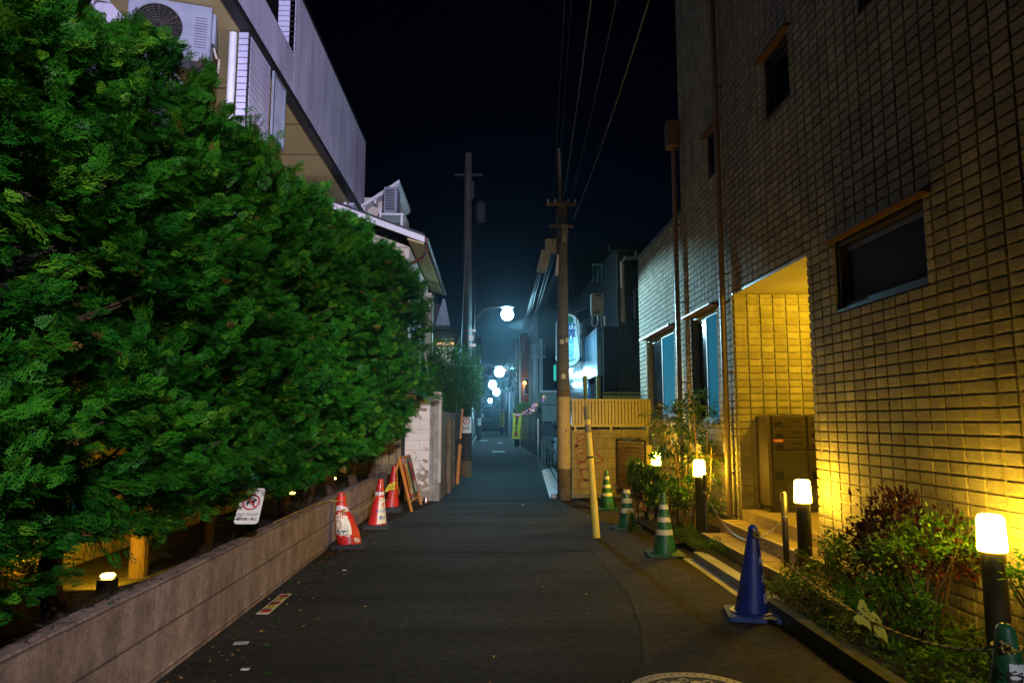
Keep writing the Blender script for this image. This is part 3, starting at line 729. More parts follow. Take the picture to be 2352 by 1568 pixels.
# ---------------------------------------------------------------- cream house
t = thing('cream_house', 'cream stucco house with white roof edge and brown gutter behind the hedge', 'house', (-4, 18, 0))
bx('wall', M['stucco'], t, -6.5, -1.9, 16.1, 21.0, 0, 5.62)
mb = MB(); mb.prism([(-4.9, 5.6), (0, 5.6), (0, 5.63), (-4.9, 7.4)], (-1.62 - .3, 16.1, 0), (1, 0, 0), (0, 0, 1), -4.9); mb.build('gable', M['stucco'], t)
sl = .37
def roofz(x): return 5.74 + (-1.5 - x) * sl
mb = MB(); mb.prism([(-1.5, 5.74), (-1.5, 5.80), (-5.5, roofz(-5.5) + .06), (-5.5, roofz(-5.5))], (0, 22.0, 0), (1, 0, 0), (0, 0, 1), 6.4); rf = mb.build('roof', M['roof'], t)
mb = MB(); mb.prism([(-1.5, 5.60), (-1.5, 5.74), (-5.5, roofz(-5.5)), (-5.5, roofz(-5.5) - .14)], (0, 15.62, 0), (1, 0, 0), (0, 0, 1), .03); mb.build('bargeboard', M['whitepaint'], rf)
mb = MB(); mb.prism([(-1.52, 5.57), (-1.52, 5.60), (-1.9, 5.72), (-1.9, 5.69)], (0, 22.0, 0), (1, 0, 0), (0, 0, 1), 6.34); mb.build('soffit', M['soffit'], rf)
mb = MB(); mb.tube([(-1.46, 15.6, 5.66), (-1.46, 22.1, 5.62)], .06, 10)
mb.tube([(-1.47, 15.72, 5.6), (-1.47, 15.72, 5.40), (-1.56, 15.8, 5.30), (-1.88, 16.02, 5.18), (-1.93, 16.03, 5.10), (-1.93, 16.03, 2)], .038, 9); mb.build('gutter', M['rustpipe'], t, True)
w = bx('window', M['bronze'], t, -1.9, -1.86, 16.75, 19.9, 3.0, 5.0)
bx('pane', M['blackgloss'], w, -1.858, -1.85, 16.9, 18.2, 3.1, 4.9); bx('pane', M['blackgloss'], w, -1.858, -1.85, 18.35, 19.8, 3.1, 4.9)
bx('frame_bar', M['galv'], w, -1.856, -1.82, 18.2, 18.35, 3.0, 5.0)
bx('pilaster', M['stucco'], t, -1.92, -1.72, 20.2, 20.9, 0, 5.3)
# roof dormer / upper storey with its air conditioner
d = bx('dormer_wall', M['stucco'], t, -4.2, -2.48, 18.4, 20.8, 6.0, 7.55)
mb = MB(); mb.prism([(-3.45, 7.10), (-3.45, 7.20), (-2.42, 7.92), (-2.42, 7.82)], (0, 18.0, 0), (1, 0, 0), (0, 0, 1), -2.6); mb.build('dormer_roof', M['whitepaint'], t)
mb = MB(); mb.prism([(-3.4, 7.0), (-2.48, 7.0), (-2.48, 7.78), (-3.4, 7.13)], (0, 18.38, 0), (1, 0, 0), (0, 0, 1), -.1); mb.build('dormer_gable', M['stucco'], t)
for i in range(4): x = -3.35 + .28 * i; zz = 7.17 + (x + 3.45) * .70; bx('rafter_end', M['whitepaint'], t, x, x + .05, 18.0, 18.37, zz - .17, zz - .03)
mb = MB(); mb.prism([(-3.9, 6.95), (-3.2, 7.0), (-2.7, 6.3), (-2.78, 6.28), (-3.24, 6.9), (-3.9, 6.85)], (0, 17.95, 0), (1, 0, 0), (0, 0, 1), -.35); mb.build('lower_bargeboard', M['acwhite'], t)
t2 = thing('air_conditioner', 'narrow louvred air conditioner on a bracket on the cream house roof', 'air conditioner', (-2.5, 17.6, 6.9))
c = bx('casing', M['acwhite'], t2, -2.74, -2.40, 17.5, 18.1, 6.85, 7.55); c.modifiers.new('bevel', 'BEVEL').width = .01
mb = MB(); mb.box(-2.70, -2.47, 17.485, 17.498, 6.92, 7.48); mb.build('vent', M['blackgloss'], t2)
mb = MB()
for i in range(13): mb.box(-2.70, -2.47, 17.468, 17.484, 6.925 + i * .043, 6.943 + i * .043)
mb.build('louvres', M['acwhite'], t2)
mb = MB(); mb.box(-2.85, -2.22, 17.45, 18.15, 6.79, 6.84); mb.box(-2.30, -2.24, 17.46, 17.50, 6.45, 6.79); mb.box(-2.84, -2.80, 17.46, 17.50, 6.60, 7.0); mb.build('bracket', M['whitepaint'], t2)

# ---------------------------------------------------------------- white painted wall, steel trim
t = thing('painted_wall', 'flaking white painted block wall end beside the advertising board', 'wall', (-1.4, 14.3, 0))
bx('face', M['flaking'], t, -1.69, -1.20, 14.12, 14.8, 0, 2.10)
bx('concrete_edge', M['concrete'], t, -1.198, -1.0, 14.14, 14.8, 0, 2.06)
bx('cap', M['rustpipe'], t, -1.70, -1.15, 14.10, 14.82, 2.102, 2.125)
bx('steel_trim', M['concrete'], t, -1.13, -1.03, 14.07, 14.138, .36, 2.16); bx('steel_trim', M['concrete_pale'], t, -1.028, -.975, 14.09, 14.3, .36, 2.15)
t = thing('block_fence', 'brown stained block fence running up the alley from the white wall', 'wall', (-.95, 17, 0))
mb = MB(); mb.prism([(-1.25, 14.35), (-.985, 14.35), (-.86, 17.4), (-.84, 24), (-1.25, 24)], (0, 0, 0), (1, 0, 0), (0, 1, 0), 1.77); mb.build('blockwork', M['brownblock'], t)
for y in (15.5, 16.9): bx('pier', M['brownblock'], t, -1.0, -.855, y, y + .2, 0, 1.6)
t = thing('alley_wall', 'pale wall along the left of the alley beyond the first pole', 'wall', (-1.2, 40, 0))
mb = MB(); mb.prism([(-1.5, 24.1), (-1.12, 24.1), (-1.5, 64), (-1.8, 64)], (0, 0, 0), (1, 0, 0), (0, 1, 0), 1.85); mb.build('blockwork', M['greyblock'], t)

# drinks can, advertising board
t = thing('drink_can', 'red and silver drink can standing by the white wall', 'can', (-1.23, 13.8, .004))
MB().lathe([(.026, 0), (.033, .008), (.033, .112), (.026, .122)], (-1.23, 13.8, .004), 20, mf=lambda i, k: 0 if i == 1 and (k // 4) % 3 else 1).build('body', [M['red'], M['galv']], t, True)
t = thing('sandwich_board', 'orange wooden A-frame board with red and green pictures', 'sign', (-1.4, 13.1, 0))
# board faces the street (+x) and the camera: foot near (-1.35,12.5), far foot (-1.28,13.8)
A = Vector((-1.36, 12.5, 0)); Bf = Vector((-1.30, 13.55, 0)); lean = Vector((-.24, .02, .93))
def bpt(u, v): return A.lerp(Bf, u) + lean * v
nrm = (Bf - A).cross(lean).normalized()
mb = MB(); 
for u in (0, 1): mb.tube([bpt(u, 0), bpt(u, 1)], .026, 4)
mb.tube([bpt(0, .985), bpt(1, .985)], .026, 4); mb.tube([bpt(0, .17), bpt(1, .17)], .024, 4)
A2 = A + Vector((-.50, .03, 0)); B2 = Bf + Vector((-.50, .03, 0))
mb.tube([A2, bpt(0, .96)], .022, 4); mb.tube([B2, bpt(1, .96)], .022, 4); mb.tube([A2.lerp(bpt(0, 1), .2), B2.lerp(bpt(1, 1), .2)], .018, 4)
fr = mb.build('frame', M['wood'], t)
def panel(u0, u1, v0, v1, off, mat, name, par): 
    s = nrm * off; return MB().add([bpt(u0, v0) + s, bpt(u1, v0) + s, bpt(u1, v1) + s, bpt(u0, v1) + s, bpt(u0, v0) + s - nrm * .012, bpt(u1, v0) + s - nrm * .012, bpt(u1, v1) + s - nrm * .012, bpt(u0, v1) + s - nrm * .012], [(0, 1, 2, 3), (7, 6, 5, 4), (0, 4, 5, 1), (1, 5, 6, 2), (2, 6, 7, 3), (3, 7, 4, 0)]).build(name, mat, par)
sgn = 1 if nrm.x > 0 else -1
pf = panel(.03, .97, .24, .97, .012 * sgn, M['red'], 'picture', t)
panel(.50, .97, .25, .96, .0245 * sgn, M['greenboard'], 'picture', t)
dU = (Bf - A).normalized(); dV = lean.normalized()
def blob(pts, off, mat, name): MB().add([bpt(u, v) + nrm * off * sgn for u, v in pts], [tuple(range(len(pts)))]).build(name, mat, pf)
blob([(.12, .3), (.40, .3), (.44, .85), (.20, .88)], .0262, M['yellowsign'], 'print')
blob([(.2, .35), (.30, .33), (.36, .8), (.28, .82)], .0275, M['red'], 'print')
blob([(.58, .50), (.78, .48), (.90, .7), (.76, .92), (.60, .85)], .0380, M['red'], 'print')
blob([(.64, .58), (.80, .56), (.82, .74), (.70, .80)], .0395, M['ink'], 'print')
blob([(.60, .30), (.88, .28), (.86, .44), (.74, .52), (.62, .46)], .0380, M['white'], 'print')
lettering('営業中', .10, M['white'], pf, bpt(.22, .90) + nrm * .028 * sgn, dU, dV, bold=.03)
lettering('お食事\n処', .10, M['white'], pf, bpt(.24, .28) + nrm * .0285 * sgn, dU, dV, bold=.03)
lettering('日替\n定食', .085, M['ink'], pf, bpt(.78, .38) + nrm * .0405 * sgn, dU, dV, bold=.02)

# ================================================================== CONES
def cone_parts(t, body, slab, c, h=.68, shear=(0, 0), bands=(), slabmat=None, rb=.135, rt=.032, top=True, cut=None, dent=None, slabsz=.19, slabh=.035, slabrot=0, mats=None, flange=True):
    cx, cy = c
    def warp(p):
        x, y, z = p; f = (z - slabh) / h
        x += shear[0] * f; y += shear[1] * f
        if dent:
            x, y, z = dent(x - cx, y - cy, z); x += cx; y += cy
        return (x, y, z)
    hh = h if cut is None else cut
    zs = [0.0]
    for b0, b1, mi in bands: zs += [b0, b1]
    zs += list(np.linspace(0, hh, 15)); zs = sorted(set(round(z, 4) for z in zs if z <= hh))
    rad = lambda z: rb + (rt - rb) * z / h
    prof = [(rad(z), slabh + z) for z in zs]
    if top: prof += [(rt * .93, slabh + hh + .012), (rt * .6, slabh + hh + .024), (.004, slabh + hh + .028)]
    def mf(i, k):
        if i >= len(zs) - 1: return 0
        zm = (zs[i] + zs[i + 1]) / 2
        for b0, b1, mi in bands:
            jag = 0
            if b0 <= zm <= b1: return mi
        return 0
    MB().lathe(prof, (cx, cy, 0), 36, mf=mf, warp=warp, cap=False).build('cone_body', mats or [M[body]], t, True)
    sz = slabsz; mb = MB()
    if flange: mb.lathe([(rb + .03, slabh), (rb + .03, slabh + .012), (rb + .004, slabh + .016)], (cx, cy, 0), 32, 0, cap=False)
    pts = rr2(sz, sz, .03)
    cr, sr = math.cos(R(slabrot)), math.sin(R(slabrot))
    pts = [(a * cr - b * sr, a * sr + b * cr) for a, b in pts]
    mb.prism(pts, (cx, cy, 0.002), (1, 0, 0), (0, 1, 0), slabh - .001, 1)
    mb.build('base', [M[body], M[slabmat or 'rubber']], t, False)
    return warp, rad
def cone_label(t, c, warp, rad, slabh, z0, z1, a0, a1, mat, name='label', off=.0022, n=14, jag=0):
    """a printed sleeve round part of the cone between two angles (degrees, 0 = +x)"""
    V = []; F = []; m = 8; gl = random.Random(int(z0 * 1e4) + int(a0))
    for j in range(m + 1):
        z = z0 + (z1 - z0) * j / m
        for i in range(n + 1):
            a = R(a0 + (a1 - a0) * i / n); zz = z
            if jag and j == 0: zz += gl.uniform(0, jag)
            if jag and j == m: zz -= gl.uniform(0, jag)
            r = rad(zz) + off; V.append(warp((c[0] + r * math.cos(a), c[1] + r * math.sin(a), slabh + zz)))
    for j in range(m):
        for i in range(n): b = j * (n + 1) + i; F.append((b, b + 1, b + n + 2, b + n + 1))
    return finish(name, V, F, mat, None, t)
def cone_text(t, c, warp, rad, slabh, body, size, zc, ac, mat, off=.004, bold=.02, line=1.0):
    def w(x, y):
        z = zc + y; r = rad(z) + off; a = R(ac) + x / r
        return Vector(warp((c[0] + r * math.cos(a), c[1] + r * math.sin(a), slabh + z)))
    return lettering(body, size, mat, t, (0, 0, 0), warp=w, bold=bold, line=line)

# dented red cone (nearest the low wall)
c = (-1.76, 9.08)
t = thing('traffic_cone', 'dented red cone leaning over with a torn cream label, nearest of the red ones', 'traffic cone', (c[0], c[1], 0), 'red cones by the low wall')
def dent(x, y, z):
    f = max(0., min(1., (z - .05) / .65))
    x += -.115 * f - .03 * math.sin(f * 3.1)
    if x > -.01 - .1 * f and f < .62: x = x * (1 - .25 * math.sin(f * 8) ** 2 * (y < 0)) + .04 * math.sin(f * 5)
    z += .01 * math.sin(x * 40); return x, y, z
wp, rd = cone_parts(t, 'red', None, c, h=.62, bands=[(.40, .46, 1)], mats=[M['red'], M['silver']], dent=dent, slabh=.045, slabsz=.21, flange=False, slabrot=4, top=False, cut=.61, rt=.045, rb=.15)
cone_label(t, c, wp, rd, .045, .08, .385, -150, -62, M['cream'], jag=.05)
cone_label(t, c, wp, rd, .045, .03, .085, -50, -8, M['silver'], 'reflector', jag=.01)
cone_text(t, c, wp, rd, .045, '禁止', .085, .34, -108, M['redink'])
cone_text(t, c, wp, rd, .045, 'めて', .07, .14, -108, M['blueink'])
V = []; 
for k in range(25): a = 2 * math.pi * k / 24; V.append((.05 * math.cos(a), .05 * math.sin(a)))
def conepatch(t, c, wp, rd, sh, pts, zc, ac, mat, off, name='symbol'):
    W = []
    for x, y in pts:
        z = zc + y; r = rd(z) + off; a = R(ac) + x / r; W.append(wp((c[0] + r * math.cos(a), c[1] + r * math.sin(a), sh + z)))
    finish(name, W, [tuple(range(len(W)))], mat, None, t)
conepatch(t, c, wp, rd, .045, V[:-1], .235, -122, M['redink'], .0042)
conepatch(t, c, wp, rd, .045, [(a * .72, b * .72) for a, b in V[:-1]], .235, -122, M['cream'], .0062)
# second red cone
c = (-1.66, 10.62)
t = thing('traffic_cone', 'upright glossy red cone with a cream no-littering label, middle of the red ones', 'traffic cone', (c[0], c[1], 0), 'red cones by the low wall')
wp, rd = cone_parts(t, 'red', None, c, h=.66, shear=(.045, 0), bands=[(.42, .47, 1)], mats=[M['red'], M['silver']], slabh=.06, slabsz=.19, flange=False, top=False, cut=.65, rt=.035)
cone_label(t, c, wp, rd, .06, .01, .40, -82, 20, M['cream'], jag=.02)
cone_text(t, c, wp, rd, .06, 'タバコ', .06, .36, -40, M['redink'])
cone_text(t, c, wp, rd, .06, 'ポイ捨て', .058, .19, -44, M['blueink'])
cone_text(t, c, wp, rd, .06, '禁止', .062, .10, -44, M['blueink'])
conepatch(t, c, wp, rd, .06, [(a * .85, b * .85) for a, b in V[:-1]], .275, -25, M['redink'], .0042)
# third red cone
c = (-1.72, 12.55)
t = thing('traffic_cone', 'plain dull red cone on a thick black base behind the A-frame board', 'traffic cone', (c[0], c[1], 0), 'red cones by the low wall')
wp, rd = cone_parts(t, 'red', None, c, h=.72, shear=(.05, 0), slabh=.09, slabsz=.20, flange=False, top=False, cut=.70)
cone_label(t, c, wp, rd, .09, .30, .58, -25, 30, M['yellowsign'])
# green cones
GB = [M['greencone'], M['tape']]
def green_cone(c, label, h, bands, **k):
    t = thing('traffic_cone', label, 'traffic cone', (c[0], c[1], 0), 'green striped cones by the plants')
    r = cone_parts(t, 'greencone', None, c, h=h, bands=bands, mats=GB, slabmat='greenbase', slabh=.03, slabsz=.205, slabrot=-8, **k)
    return t, r
b3 = [(.215, .275, 1), (.36, .415, 1), (.505, .56, 1)]
green_cone((2.05, 8.37), 'green cone with three cream stripes nearest the entrance steps', .66, b3)
green_cone((2.02, 10.47), 'green and cream striped cone with its top missing, middle of the green ones', .66, [(.20, .27, 1), (.34, .41, 1), (.475, .53, 1)], cut=.53, top=False)
green_cone((2.09, 12.68), 'green striped cone farthest back, against the graffitied wall', .64, b3)
# near green cone with printed sleeve, cut by the frame
c = (2.2, 3.04)
t = thing('traffic_cone', 'green cone with a white printed sleeve at the bottom right corner', 'traffic cone', (c[0], c[1], 0), None)
wp, rd = cone_parts(t, 'greencone', None, c, h=.64, slabmat='greenbase', slabh=.03, rt=.036)
cone_label(t, c, wp, rd, .03, .41, .52, -122, -20, M['white'], jag=.008)
cone_label(t, c, wp, rd, .03, .18, .398, -98, -20, M['white'])
cone_text(t, c, wp, rd, .03, '注意', .075, .45, -138, M['ink'], off=.0045, bold=.04)
cone_text(t, c, wp, rd, .03, '犬のフン', .022, .404, -82, M['ink'], off=.006, bold=.06)
mb = MB(); 
def w5(x, z, ac=-78): 
    r = rd(z) + .005; a = R(ac) + x / r; return wp((c[0] + r * math.cos(a), c[1] + r * math.sin(a), .03 + z))
mb.tube([w5(*p) for p in ((-.02, .375), (-.02, .345), (.0, .325), (.02, .32), (.028, .30), (.03, .27))], .0018, 4, cap=False)
mb.tube([w5(*p) for p in ((.005, .372), (.012, .35), (.03, .345))], .0018, 4, cap=False)
mb.build('drawing', M['ink'], t)
cone_text(t, c, wp, rd, .03, 'お願い', .03, .27, -82, M['ink'], off=.006, bold=.04)
# blue cone
c = (2.11, 5.78)
t = thing('traffic_cone', 'blue cone with white lettering down its side, by the steps', 'traffic cone', (c[0], c[1], 0))
wp, rd = cone_parts(t, 'bluecone', None, c, h=.66, shear=(.035, 0), slabmat='bluebase', slabh=.035, slabsz=.2, slabrot=-12, rb=.132, rt=.036)
for ch, z in (('新', .40), ('宿', .26), ('区', .12)): cone_text(t, c, wp, rd, .035, ch, .080, z, -42, M['white'], bold=.02)
# ropes
def rope(name, label, pts, r=.006, knot=()):
    t = thing(name, label, 'rope', tuple(pts[0]))
    mb = MB(); P = [Vector(p) for p in pts]
    # resample finely so the two strands can spiral
    Q = []
    for i in range(len(P) - 1):
        n = max(1, int((P[i + 1] - P[i]).length / .012))
        for k in range(n): Q.append(P[i].lerp(P[i + 1], k / n))
    Q.append(P[-1])
    mb.tube(Q, r, 6, mf=lambda i, k: 1 if ((i + k) % 6) < 2 else 0)
    mb.build('cord', [M['goldrope'], M['blackrope']], t)
    for kc, kr in knot:
        m2 = MB(); g = random.Random(5)
        for a in range(4):
            ax = Vector((g.uniform(-1, 1), g.uniform(-1, 1), g.uniform(-.6, .6))).normalized(); b1 = ax.orthogonal().normalized(); b2 = ax.cross(b1)
            m2.tube([Vector(kc) + (b1 * math.cos(s) + b2 * math.sin(s)) * kr for s in np.linspace(0, 6.28, 13)], r, 5, mf=lambda i, k: (i + k) % 2)
        for a in range(3):
            d = Vector((g.uniform(-1, 1), g.uniform(-1, .2), g.uniform(-.5, 1))).normalized()
            m2.tube([Vector(kc), Vector(kc) + d * kr * 2.1], r * .8, 5, mf=lambda i, k: (i + k) % 2)
        m2.build('knot', [M['goldrope'], M['blackrope']], t)
    return t
bt = Vector((2.145, 5.74, .655)); gt = Vector((2.2, 3.0, .615))
rp = []
for i in range(41):
    s = i / 40; p = bt.lerp(gt, s); p.z -= .215 * (4 * s * (1 - s)) ** .9 * (.75 + .5 * s) ; p.x += .02 * math.sin(s * 3.1); rp.append(p)
rope('boundary_rope', 'yellow and black twisted rope from the blue cone to the near green cone', rp, .0065, [(bt + Vector((0, -.04, .0)), .026), (gt + Vector((-.05, -.03, 0)), .018), (gt + Vector((.07, -.03, .0)), .022)])
mb = MB(); 
ringp = [gt + Vector((.053 * math.cos(a), .04 + .053 * math.sin(a), -.012)) for a in np.linspace(0, 6.28, 25)]
o = mb.tube(ringp, .0065, 6, mf=lambda i, k: (i + k) % 2, cap=False).build('rope_loop', [M['goldrope'], M['blackrope']]); tag(o, 'rope loop tied round the top of the near green cone', 'rope')
rope('boundary_rope', 'thin rope sagging between the dented red cone and the middle red cone', sag((-1.79, 9.0, .44), (-1.6, 10.5, .56), .10), .006, [((-1.83, 9.0, .44), .03)])
rope('boundary_rope', 'thin rope sagging across the front of the farthest red cone', sag((-1.6, 10.5, .56), (-1.62, 12.4, .52), .22), .004)
rope('boundary_rope', 'thin rope lying along the low wall top behind the dented red cone', [(-2.05, 6.9, .60), (-2.04, 7.6, .605), (-2.03, 8.3, .60), (-1.95, 8.8, .60), (-1.84, 9.0, .56)], .006)
rope('boundary_rope', 'pale rope between the nearest and middle green cones carrying a tag', sag((2.02, 8.33, .62), (2.02, 10.42, .52), .12), .005)
rope('boundary_rope', 'pale rope between the middle and farthest green cones carrying a tag', sag((2.02, 10.5, .52), (2.09, 12.6, .58), .12), .005)
# animal-shaped tags
TAG = [(480, 580), (520, 525), (570, 530), (600, 600), (640, 700), (690, 780), (720, 772), (740, 742), (790, 790), (860, 880), (900, 980), (940, 1100), (975, 1220), (975, 1350), (945, 1340), (912, 1300), (912, 1360), (880, 1360), (800, 1270), (700, 1150), (600, 1050), (520, 1010), (440, 1020), (420, 960), (370, 940), (365, 890), (400, 860), (450, 830), (445, 700)]
def animal_tag(label, o, sc, ux, uy, mat, lines, ang=-37):
    t = thing('hanging_tag', label, 'sign', tuple(o))
    ux = Vector(ux).normalized(); uy = Vector(uy).normalized(); nn = ux.cross(uy); s = -1 if nn.y > 0 else 1
    P = [((a - 670) * .001 * sc, (940 - b) * .001 * sc) for a, b in TAG]
    b = MB().prism(P, o, ux, uy, .004 * -s).build('board', M[mat], t)
    du = ux * math.cos(R(ang)) + uy * math.sin(R(ang)); dv = -ux * math.sin(R(ang)) + uy * math.cos(R(ang))
    for (txt, dx, dy, sz) in lines: lettering(txt, sz * sc, M['ink'], b, Vector(o) + nn * s * .002 + du * dx * sc + dv * dy * sc, du, dv, bold=.03)
animal_tag('yellow animal-shaped tag with black lettering hanging on the rope by the near plants', (2.19, 4.12, .415), .285, (1, -.25, 0), (0, 0, 1), 'yellowsign',
           [('犬のフン飼い主の', .02, .09, .075), ('責任で持ち帰り！', -.02, -.01, .075), ('新宿区', .2, -.13, .05)], -40)
animal_tag('yellow animal-shaped tag on the rope in front of the middle red cone', (-1.52, 11.0, .56), .26, (-.6, .3, .3), (.3, 0, .95), 'yellowsign', [('犬のフンは', .0, .05, .08), ('持ち帰り', -.0, -.05, .08)], -37)
animal_tag('small tan tag on the rope between the nearest and middle green cones', (2.03, 9.4, .44), .15, (1, -.2, 0), (0, 0, 1), 'wood', [('犬のフンは', .0, .05, .08), ('持ち帰り', -.0, -.05, .08)], -45)
animal_tag('small tan tag on the rope in front of the farthest green cone', (2.06, 11.6, .52), .14, (1, -.2, 0), (0, 0, 1), 'wood', [('犬のフンは', .0, .05, .08)], -50)

# ================================================================== RIGHT APARTMENT BUILDING
XW = 3.28
bld = thing('tiled_apartment', 'three-storey apartment building faced with split-face tiles beside the entrance steps', 'building', (6, 8, 0))
TW, TH = .1765, .0922
def split_rects(a0, a1, z0, z1, holes):
    A = sorted({a0, a1} | {v for h in holes for v in h[:2] if a0 < v < a1}); Z = sorted({z0, z1} | {v for h in holes for v in h[2:] if z0 < v < z1})
    for i in range(len(A) - 1):
        for j in range(len(Z) - 1):
            ca, cz = (A[i] + A[i + 1]) / 2, (Z[j] + Z[j + 1]) / 2
            if not any(h[0] < ca < h[1] and h[2] < cz < h[3] for h in holes): yield A[i], A[i + 1], Z[j], Z[j + 1]
def tilewall(name, plane, c, a0, a1, z0, z1, holes=(), parent=None, sgn=-1, seed=1, zoff=1.55, aoff=0.):
    """rough blocks standing 13 mm proud of the joints. plane 'x': the face looks towards -x; 'y': towards sgn*y"""
    g = random.Random(seed); mb = MB()
    def P(a, z, d):
        return (c - d, a, z) if plane == 'x' else (a, c + sgn * d, z)
    flip = (plane == 'y' and sgn > 0)
    def q(pts, m):
        mb.add(pts, [(3, 2, 1, 0)] if (plane == 'x') ^ flip ^ (plane == 'y' and sgn < 0) else [(0, 1, 2, 3)], m)
    for (p0, p1, q0, q1) in split_rects(a0, a1, z0, z1, holes): q([P(p0, q0, 0), P(p1, q0, 0), P(p1, q1, 0), P(p0, q1, 0)], 1)
    k0 = math.floor((z0 - zoff) / TH); k1 = math.ceil((z1 - zoff) / TH); i0 = math.floor((a0 - aoff) / TW); i1 = math.ceil((a1 - aoff) / TW)
    j = .005; base = []
    for k in range(k0, k1):
        for i in range(i0, i1):
            ta, tb = aoff + i * TW + .0082, aoff + (i + 1) * TW - .0082; tc, td = zoff + k * TH + j, zoff + (k + 1) * TH - j
            ta, tb, tc, td = max(ta, a0 + .002), min(tb, a1 - .002), max(tc, z0 + .002), min(td, z1 - .002)
            if tb - ta < .02 or td - tc < .015: continue
            parts = [(ta, tb, tc, td)]
            for h in holes:
                nx = []
                for (w0, w1, w2, w3) in parts:
                    if w1 <= h[0] or w0 >= h[1] or w3 <= h[2] or w2 >= h[3]: nx.append((w0, w1, w2, w3)); continue
                    if w0 < h[0] - .02: nx.append((w0, h[0] - .004, w2, w3))
                    if w1 > h[1] + .02: nx.append((h[1] + .004, w1, w2, w3))
                    lo, hi = max(w0, h[0]), min(w1, h[1])
                    if w2 < h[2] - .02: nx.append((lo, hi, w2, h[2] - .004))
                    if w3 > h[3] + .02: nx.append((lo, hi, h[3] + .004, w3))
                parts = nx
            for (w0, w1, w2, w3) in parts:
                bw = min(.0035, (w1 - w0) * .3); bh = min(.0035, (w3 - w2) * .3); d = .019 + g.uniform(-.0015, .0015)
                am = (w0 + w1) / 2 + g.uniform(-.02, .02) * (w1 - w0 > .1)
                jit = lambda s=.003: g.uniform(-s, s)
                low = [P(w0, w2, -.002), P(w1, w2, -.002), P(w1, w3, -.002), P(w0, w3, -.002)]
                zm = w2 + (w3 - w2) * g.uniform(.22, .42)
                top = [P(w0 + bw, w2 + bh + g.uniform(0, .005), d * .84 + jit(.002)), P(am, w2 + bh + g.uniform(0, .007), d * .86 + jit(.003)), P(w1 - bw, w2 + bh + g.uniform(0, .005), d * .84 + jit(.002)),
                       P(w0 + bw, zm, d + jit(.001)), P(am, zm, d + jit(.0015)), P(w1 - bw, zm, d + jit(.001)),
                       P(w0 + bw, w3 - bh, d + jit(.001)), P(am, w3 - bh, d + jit(.001)), P(w1 - bw, w3 - bh, d + jit(.001))]
                F = [(4, 5, 8, 7), (5, 6, 9, 8), (7, 8, 11, 10), (8, 9, 12, 11),
                     (0, 1, 6, 5), (0, 5, 4), (1, 2, 12, 9), (1, 9, 6), (2, 3, 10, 11), (2, 11, 12), (3, 0, 4, 7), (3, 7, 10)]
                V = low + top
                if (plane == 'x') or flip: F = [tuple(reversed(f)) for f in F]
                mb.add(V, F, 0)
    return mb.build(name, [M['tile'], M['mortar']], parent)
HA = (7.0, 9.25, -.1, 3.27)
HW = (5.04, 6.42, 2.57, 3.245)
H1 = (12.25, 14.43, 1.62, 3.24); H2 = (9.92, 11.2, 1.52, 3.225)
U1 = (7.2, 7.86, 5.1, 5.84); U2 = (9.58, 10.06, 5.17, 5.82); U3 = (4.9, 5.76, 5.14, 5.9)
tilewall('tiled_wall', 'x', XW, 1.6, 11.58, .02, 9.2, [HA, HW, H2, U1, U2, U3, (9.25, 11.58, -.1, .30)], bld, seed=2)
tilewall('tiled_wall', 'x', XW, 11.58, 15.12, .30, 5.12, [H1], bld, seed=3)
tilewall('tiled_wall', 'y', 9.25, XW + .001, 6.2, .30, 3.27, [], bld, -1, seed=4, aoff=XW)
tilewall('tiled_wall', 'y', 15.12, XW, 7, .3, 5.12, [], bld, 1, seed=5)
tilewall('tiled_wall', 'y', 11.58, XW, 7, 5.12, 9.2, [], bld, 1, seed=6)
mb = MB(); mb.box(XW + .02, 3.6, 9.26, 11.57, .02, .30); mb.box(XW + .02, 3.6, 11.57, 15.11, .02, .30); mb.build('plinth', M['steptile'], bld)
mb = MB(); mb.box(XW - .02, XW + .015, 9.25, 15.12, .27, .298); mb.build('drip_edge', M['ceil'], bld)
mb = MB(); mb.box(XW - .03, 7, 11.62, 15.16, 5.13, 5.18); mb.box(XW - .03, 9, 1.5, 11.63, 9.21, 9.27); mb.build('parapet_cap', M['metal'], bld)
mb = MB(); mb.box(XW + .16, 9, -8, 6.85, 0, 9.2); mb.box(XW + .16, 9, 9.42, 11.5, 0, 9.2); mb.box(XW + .16, 9, 11.5, 15.0, 0, 5.1); mb.box(XW + .16, 9, 6.85, 9.42, 3.4, 9.2); mb.build('core', M['black'], bld)
bx('ceiling', M['ceil'], bld, XW + .004, 6.3, 7.0, 9.248, 3.272, 3.33)
bx('lintel_trim', M['metal'], bld, XW - .016, XW + .003, 7.0, 9.25, 3.255, 3.285)
bx('entrance_side_wall', M['tile'], bld, XW + .004, 6.2, 6.86, 6.995, .0, 3.27)
bx('entrance_back', M['darkbrown'], bld, 6.2, 6.3, 6.9, 9.3, 0, 3.3)
bx('entrance_floor', M['steptile'], bld, 3.30, 6.2, 7.0, 9.245, .06, .42)
def awning(y0, y1, z, par, d=.20):
    mb = MB(); mb.prism([(XW - d, z), (XW - d, z + .018), (XW - .003, z + .05), (XW - .003, z)], (0, y1 + .10, 0), (1, 0, 0), (0, 0, 1), y1 - y0 + .2); return mb.build('awning', M['rustpipe'], par)
